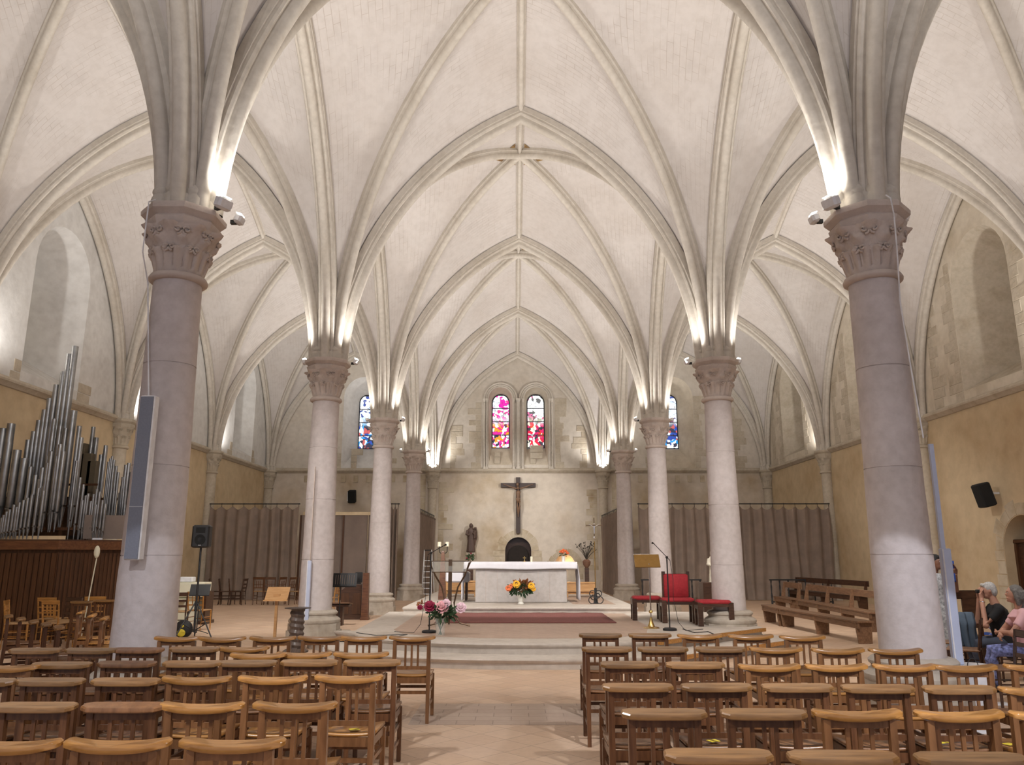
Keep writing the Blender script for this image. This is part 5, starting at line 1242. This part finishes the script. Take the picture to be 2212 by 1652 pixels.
# white papers and yellow stickers
for i, (px, py, s) in enumerate(((2155, 1520, .30), (2130, 1580, .24), (2185, 1560, .22), (2170, 1620, .25))):
    q = gp(px, py, .002); tag(MB().box((q.x, q.y, .004), (s, s * .7, .004), rz=.2 * i).build('paper_sheet', 'paper'), ['white paper sheet on the floor between the fourth and third chair rows', 'white paper sheet on the floor below the fourth row chairs', 'small white paper sheet on the floor near the photo edge', 'white paper sheet on the floor in the fifth chair row'][i], 'paper')

# people ------------------------------------------------------------
def finger_hand(parent, wrist, dirv, palm_n, mat, s=1.0, curl=.5, side_=1):
    """palm, four unequal bent fingers and a thumb as one skin"""
    w_ = Vector(wrist); d = Vector(dirv).normalized(); n = Vector(palm_n).normalized(); n = (n - d * n.dot(d)).normalized(); x = d.cross(n) * side_
    m = MB(); m.tube([w_ - d * .03 * s, w_ + d * .02 * s, w_ + d * .085 * s], [.026 * s, .034 * s, .036 * s], 10, flat=.5)
    for i, (off, ln) in enumerate(((-.030, .070), (-.010, .082), (.010, .076), (.029, .058))):
        b = w_ + d * .085 * s + x * off * s; p = [b]; dd = d.copy()
        for k in range(3):
            dd = (dd * cos(curl * .8) + n * sin(curl * .8)).normalized() if k else dd; p.append(p[-1] + dd * ln * s / 2.6)
        m.tube(p, [.0095 * s, .009 * s, .0085 * s, .007 * s], 6)
    b = w_ + d * .03 * s - x * .03 * s; m.tube([b, b - x * .025 * s + d * .03 * s + n * .012 * s, b - x * .02 * s + d * .06 * s + n * .025 * s], [.012 * s, .011 * s, .009 * s], 6)
    return m
def head(t, c, face, skin, hair, hair_style, tilt=0):
    """face: unit direction the person looks at"""
    f = Vector(face).normalized(); r = f.cross(Vector((0, 0, 1))).normalized(); u = r.cross(f).normalized(); R = Matrix((r, f, u)).transposed(); c = Vector(c)
    P = lambda a, b, z: c + R @ Vector((a, b, z))
    m = MB(); m.ball(c, (.074, .092, .105), 16, R); m.ball(P(0, .035, -.055), (.055, .055, .06), 12, R); m.tube([P(0, .084, .014), P(0, .102, -.012), P(0, .092, -.022)], [.009, .014, .013], 6)
    m.ball(P(0, .088, -.052), (.024, .012, .008), 8, R); m.ball(P(0, .08, -.085), (.022, .018, .016), 8, R); m.ball(P(0, .075, .035), (.05, .02, .014), 8, R)
    for s in (-1, 1): m.ball(P(s * .076, -.005, -.005), (.010, .018, .028), 8, R)
    m.tube([P(0, -.02, -.05), P(0, -.035, -.14), P(0, -.045, -.20)], [.052, .055, .065], 10); m.blend('head', skin, t, .008, 2)
    for s in (-1, 1): MB().ball(P(s * .030, .079, .014), (.010, .006, .006), 8, R).build('eye', 'white_plastic', t)
    h = MB(); h.ball(P(0, -.022, .032), (.084, .092, .090), 16, R); h.ball(P(0, -.055, -.01), (.08, .062, .085), 14, R)
    if hair_style == 'bob':
        h.tube([P(0, -.05, .03), P(0, -.075, -.06), P(0, -.08, -.17)], [.092, .100, .075], 12); 
        for s in (-1, 1): h.tube([P(s * .07, -.005, .05), P(s * .086, -.015, -.04), P(s * .08, -.03, -.14)], [.032, .038, .028], 8)
    else: h.tube([P(-.05, .045, .075), P(.0, .065, .085), P(.05, .045, .075)], .026, 8)
    h.blend('hair', hair, t, .010, 1)
    return P, R
def seated(name_loc, label, face_to, shirt, trous, skin, hair, style, pose, seat_z=.47):
    t = thing('person', label, 'person', name_loc, 0); f = Vector(face_to).normalized(); r = f.cross(Vector((0, 0, 1))).normalized()
    P = lambda a, b, z: r * a + f * b + Vector((0, 0, z))     # a: to the side, b: forwards
    lean = pose.get('lean', .0); S = P(0, .02 + lean * .5, seat_z + .56)
    torso = MB(); torso.tube([P(0, -.02, seat_z + .0), P(0, 0, seat_z + .12), P(0, .01 + lean * .25, seat_z + .30), P(0, .02 + lean * .45, seat_z + .46), P(0, .02 + lean * .52, seat_z + .55)], [.185, .19, .18, .175, .09], 16, flat=.80)
    arms = []
    for s in (-1, 1):
        sh = P(s * .17, .02 + lean * .48, seat_z + .49); el, wr = pose['arms'][s]; el = P(*el); wr = P(*wr)
        torso.ball(sh, .070); torso.tube([P(s * .08, .02 + lean * .48, seat_z + .51), sh], [.07, .068], 10); torso.tube([sh, sh + (el - sh) * .62], [.066, .060], 10); arms.append((s, sh, el, wr))
    torso.blend('shirt', shirt, t, .014, 3)
    for s, sh, el, wr in arms:
        m = MB(); m.tube([sh + (el - sh) * .3, el, wr], [.054, .048, .031], 10); m.ball(el, .045); d = (wr - el).normalized(); hm = finger_hand(t, wr, pose.get('hand', {}).get(s, d), pose.get('palm', P(0, 1, -.3)), skin, 1.0, pose.get('curl', .5), s)
        m.add(hm.v, hm.f); m.blend('arm', skin, t, .0075, 2)
    for s in (-1, 1):
        m = MB(); hip = P(s * .09, .0, seat_z + .05); kn = P(s * .12, .42, seat_z + .02); an_ = P(s * .12, .40, .08)
        m.tube([hip, kn, P(s * .12, .43, seat_z - .1), an_], [.088, .065, .060, .042], 10); m.blend('trouser_leg', trous, t, .016, 2)
        MB().box(P(s * .12, .47, .04) , (.10, .26, .08), rz=atan2(-f.x, f.y), bev=.03).build('shoe', 'black', t)
    hc = P(pose.get('hx', 0), .07 + lean * .62, seat_z + .74); head(t, hc, pose.get('look', f), skin, hair, style)
    return t
CH = {}
# man in black raising a camera to his face
q = gp(2150, 1452); mx, my = at(2160, 1285, 11.55).x, 11.55
seated((mx, my, 0), 'seated man with grey hair and black T-shirt raising both hands to his face', (-1, .25, 0), 'shirt_black', 'trousers', 'skin', 'hair_grey', 'short',
       {'lean': .12, 'look': (-1, .35, -.12), 'arms': {-1: ((-.17, .28, .74), (-.05, .255, 1.09)), 1: ((.17, .28, .76), (.05, .26, 1.10))}, 'hand': {-1: (0, 0, 1), 1: (0, 0, 1)}, 'palm': (.9, 0, 0), 'curl': .7})
t = thing('compact_camera', 'small dark camera held in front of the seated man by both hands', 'camera', (mx - .265, my + .07, 1.195), .25); MB().box((0, 0, 0), (.03, .09, .055), bev=.008).build('camera_body', 'black', t); MB().tube([(-.01, 0, 0), (-.03, 0, 0)], .018, 12).build('camera_lens', 'black', t)
tag(MB().lathe([(.034, -.012), (.036, 0), (.034, .012)], 16).build('wristwatch', 'chrome', loc=(mx - .262, my + .004, 1.055)), 'silver wristwatch on the forearm of the man in black', 'watch')
# woman in pink with folded arms
wx, wy = at(2207, 1303, 10.55).x, 10.55
seated((wx, wy, 0), 'seated woman with grey bobbed hair and pink top, arms folded', (-1, .35, 0), 'shirt_pink', 'blue_print', 'skin', 'hair_dark', 'bob',
       {'lean': .0, 'look': (-1, .45, 0), 'arms': {-1: ((-.24, .20, .73), (.06, .28, .72)), 1: ((.24, .20, .72), (-.06, .30, .69))}, 'palm': (1, 0, 0), 'curl': .4})
MB_ = MB().ball((0, 0, 0), 0.01)
# chairs under the visitors, dark wood ladder backs
def vis_chair(x, y, rz, label): return plain_chair(x, y, rz, label, 'dark_wood', 'ladder', .86, seatmat='bench_wood')
vis_chair(mx + .22, my - .05, 1.35, 'dark ladder backed chair under the man in black')
vis_chair(wx + .24, wy - .08, 1.25, 'dark ladder backed chair under the woman in pink')
for i, (px, py, rz) in enumerate(((2108, 1336, 1.0), (2140, 1318, 1.0), (2078, 1326, .9), (2200, 1362, .3))):
    p = gp(px, py, .86); vis_chair(p.x, p.y, rz + (1.2 if i == 3 else 0), ['dark empty chair between the blue jacket and the man in black', 'dark empty chair directly in front of the man in black', 'dark chair carrying the draped blue jacket', 'dark chair with the black handbag, before the woman in pink'][i])
# jacket draped over a chair back
p = gp(2076, 1326, .88); t = MB(); t.grid(lambda u, v: (p.x - .15 + (.34 - .10 * abs(v - .5)) * u + .03 * sin(v * 7), p.y - .02 + (.09 if v < .5 else -.09) * min(1, abs(v - .5) * 8) + .028 * sin(u * 19 + v * 3), .91 - .9 * abs(v - .47) - .05 * u * abs(v - .5) + .03 * sin(u * 9) * abs(v - .5)), 40, 24); tag(t.build('jacket', 'jacket_blue', smooth=70, solid=.02), 'grey blue jacket draped over a dark chair back beside the pale casing', 'jacket')
# high dark chair back behind
p = gp(2080, 1277, 1.15); t = thing('wooden_chair', 'tall dark high backed chair standing against the tan wall', 'chair', (p.x, p.y, 0), .1)
for sx in (-1, 1): MB().box((sx * .22, 0, .58), (.06, .05, 1.16)).build('back_leg', 'dark_wood', t); MB().box((sx * .22, .42, .22), (.05, .05, .44)).build('front_leg', 'dark_wood', t)
MB().box((0, 0, 1.10), (.46, .04, .13), bev=.02).build('top_rail', 'dark_wood', t); MB().box((.08, 0, .85), (.24, .03, .5)).build('back_panel', 'dark_wood', t); MB().box((0, .2, .45), (.48, .46, .05)).build('seat', 'dark_wood', t)
# bags
def bag(px, py, r, mat, label, z=0): q = gp(px, py, z); t = thing('bag', label, 'bag', (q.x, q.y, z)); MB().ball((0, 0, r[2]), r, 16).blend('bag_body', mat, t, .02, 2); MB().tube([(.12 * cos(a) * r[0] / .2, 0, r[2] * 1.6 + .16 * sin(a)) for a in [pi * i / 8 for i in range(9)]], .009, 6).build('strap', mat, t); return t
bag(2152, 1420, (.20, .14, .15), 'blue_print', 'blue and white patterned cloth bag on the floor by the visitors'); bag(2188, 1428, (.13, .10, .20), 'shirt_black', 'black handbag standing beside the woman in pink', .25 - .25)
bag(2102, 1400, (.10, .10, .16), 'orange_cloth', 'orange bag behind the dark empty chair', 0); bag(2135, 1398, (.2, .14, .14), 'blue_cloth', 'bright blue bag on the floor before the man in black', 0)
# standing visitor half hidden behind the casing
vx, vy = at(2031, 1300, 12.6).x, 12.6
t = thing('person', 'standing visitor in a patterned grey dress half hidden behind the pale casing', 'person', (vx, vy, 0))
m = MB(); m.lathe([(.20, .30), (.19, .6), (.20, .85), (.155, 1.05), (.18, 1.28), (.15, 1.38), (.07, 1.43)], 28, sy=.7, fn=lambda an, z: .012 * sin(an * 7) * (1.2 - z)); 
for s in (-1, 1): m.tube([(s * .16, 0, 1.33), (s * .23, -.02, 1.16)], [.065, .055], 10)
m.blend('dress', 'grey_print', t, .018, 2)
for s in (-1, 1):
    el = (s * .25, -.04, 1.08) if s < 0 else (.24, -.05, 1.16); wr = (s * .20, -.16, .88) if s < 0 else (.20, -.16, 1.42); d = (Vector(wr) - Vector(el)).normalized(); m = MB().tube([(s * .21, -.01, 1.2), el, wr], [.046, .040, .027], 10)
    hm = finger_hand(t, wr, d, (-s, 0, 0), 'skin_dark', 1.0, .4, s); m.add(hm.v, hm.f); m.blend('arm', 'skin_dark', t, .008, 2)
    MB().tube([(s * .09, 0, .34), (s * .09, .0, .08)], [.052, .038], 10).build('leg', 'skin_dark', t); MB().box((s * .09, -.05, .04), (.09, .25, .08), bev=.03).build('shoe', 'black', t)
head(t, (0, -.02, 1.60), (.5, -1, -.1), 'skin_dark', 'shirt_black', 'short')
tag(MB().grid(lambda u, v: (vx + .03 + .16 * u, vy - .18 - .03 * sin(u * 6), 1.32 + .32 * v + .02 * sin(u * 5)), 8, 8).build('blue_scarf', 'blue_cloth', solid=.02), 'dark blue folder held up by the half hidden visitor', 'folder')
bpy.data.objects['blue_scarf'].name = 'blue_folder'
# stickers on seats
for (px, py, z, i) in ((765, 1578, .475, 0), (1541, 1603, .475, 1), (2180, 1610, .475, 2), (2035, 1606, .475, 3)):
    q = gp(px, py, z); tag(MB().box((q.x, q.y, z + .010), (.07, .06, .003), rz=.4).build('seat_sticker', 'yellow'), 'small yellow sticker on a prayer chair seat, %s' % ['beside the centre aisle', 'in the fourth row of the stool side', 'near the photo edge', 'in the fifth row of the stool side'][i], 'sticker')
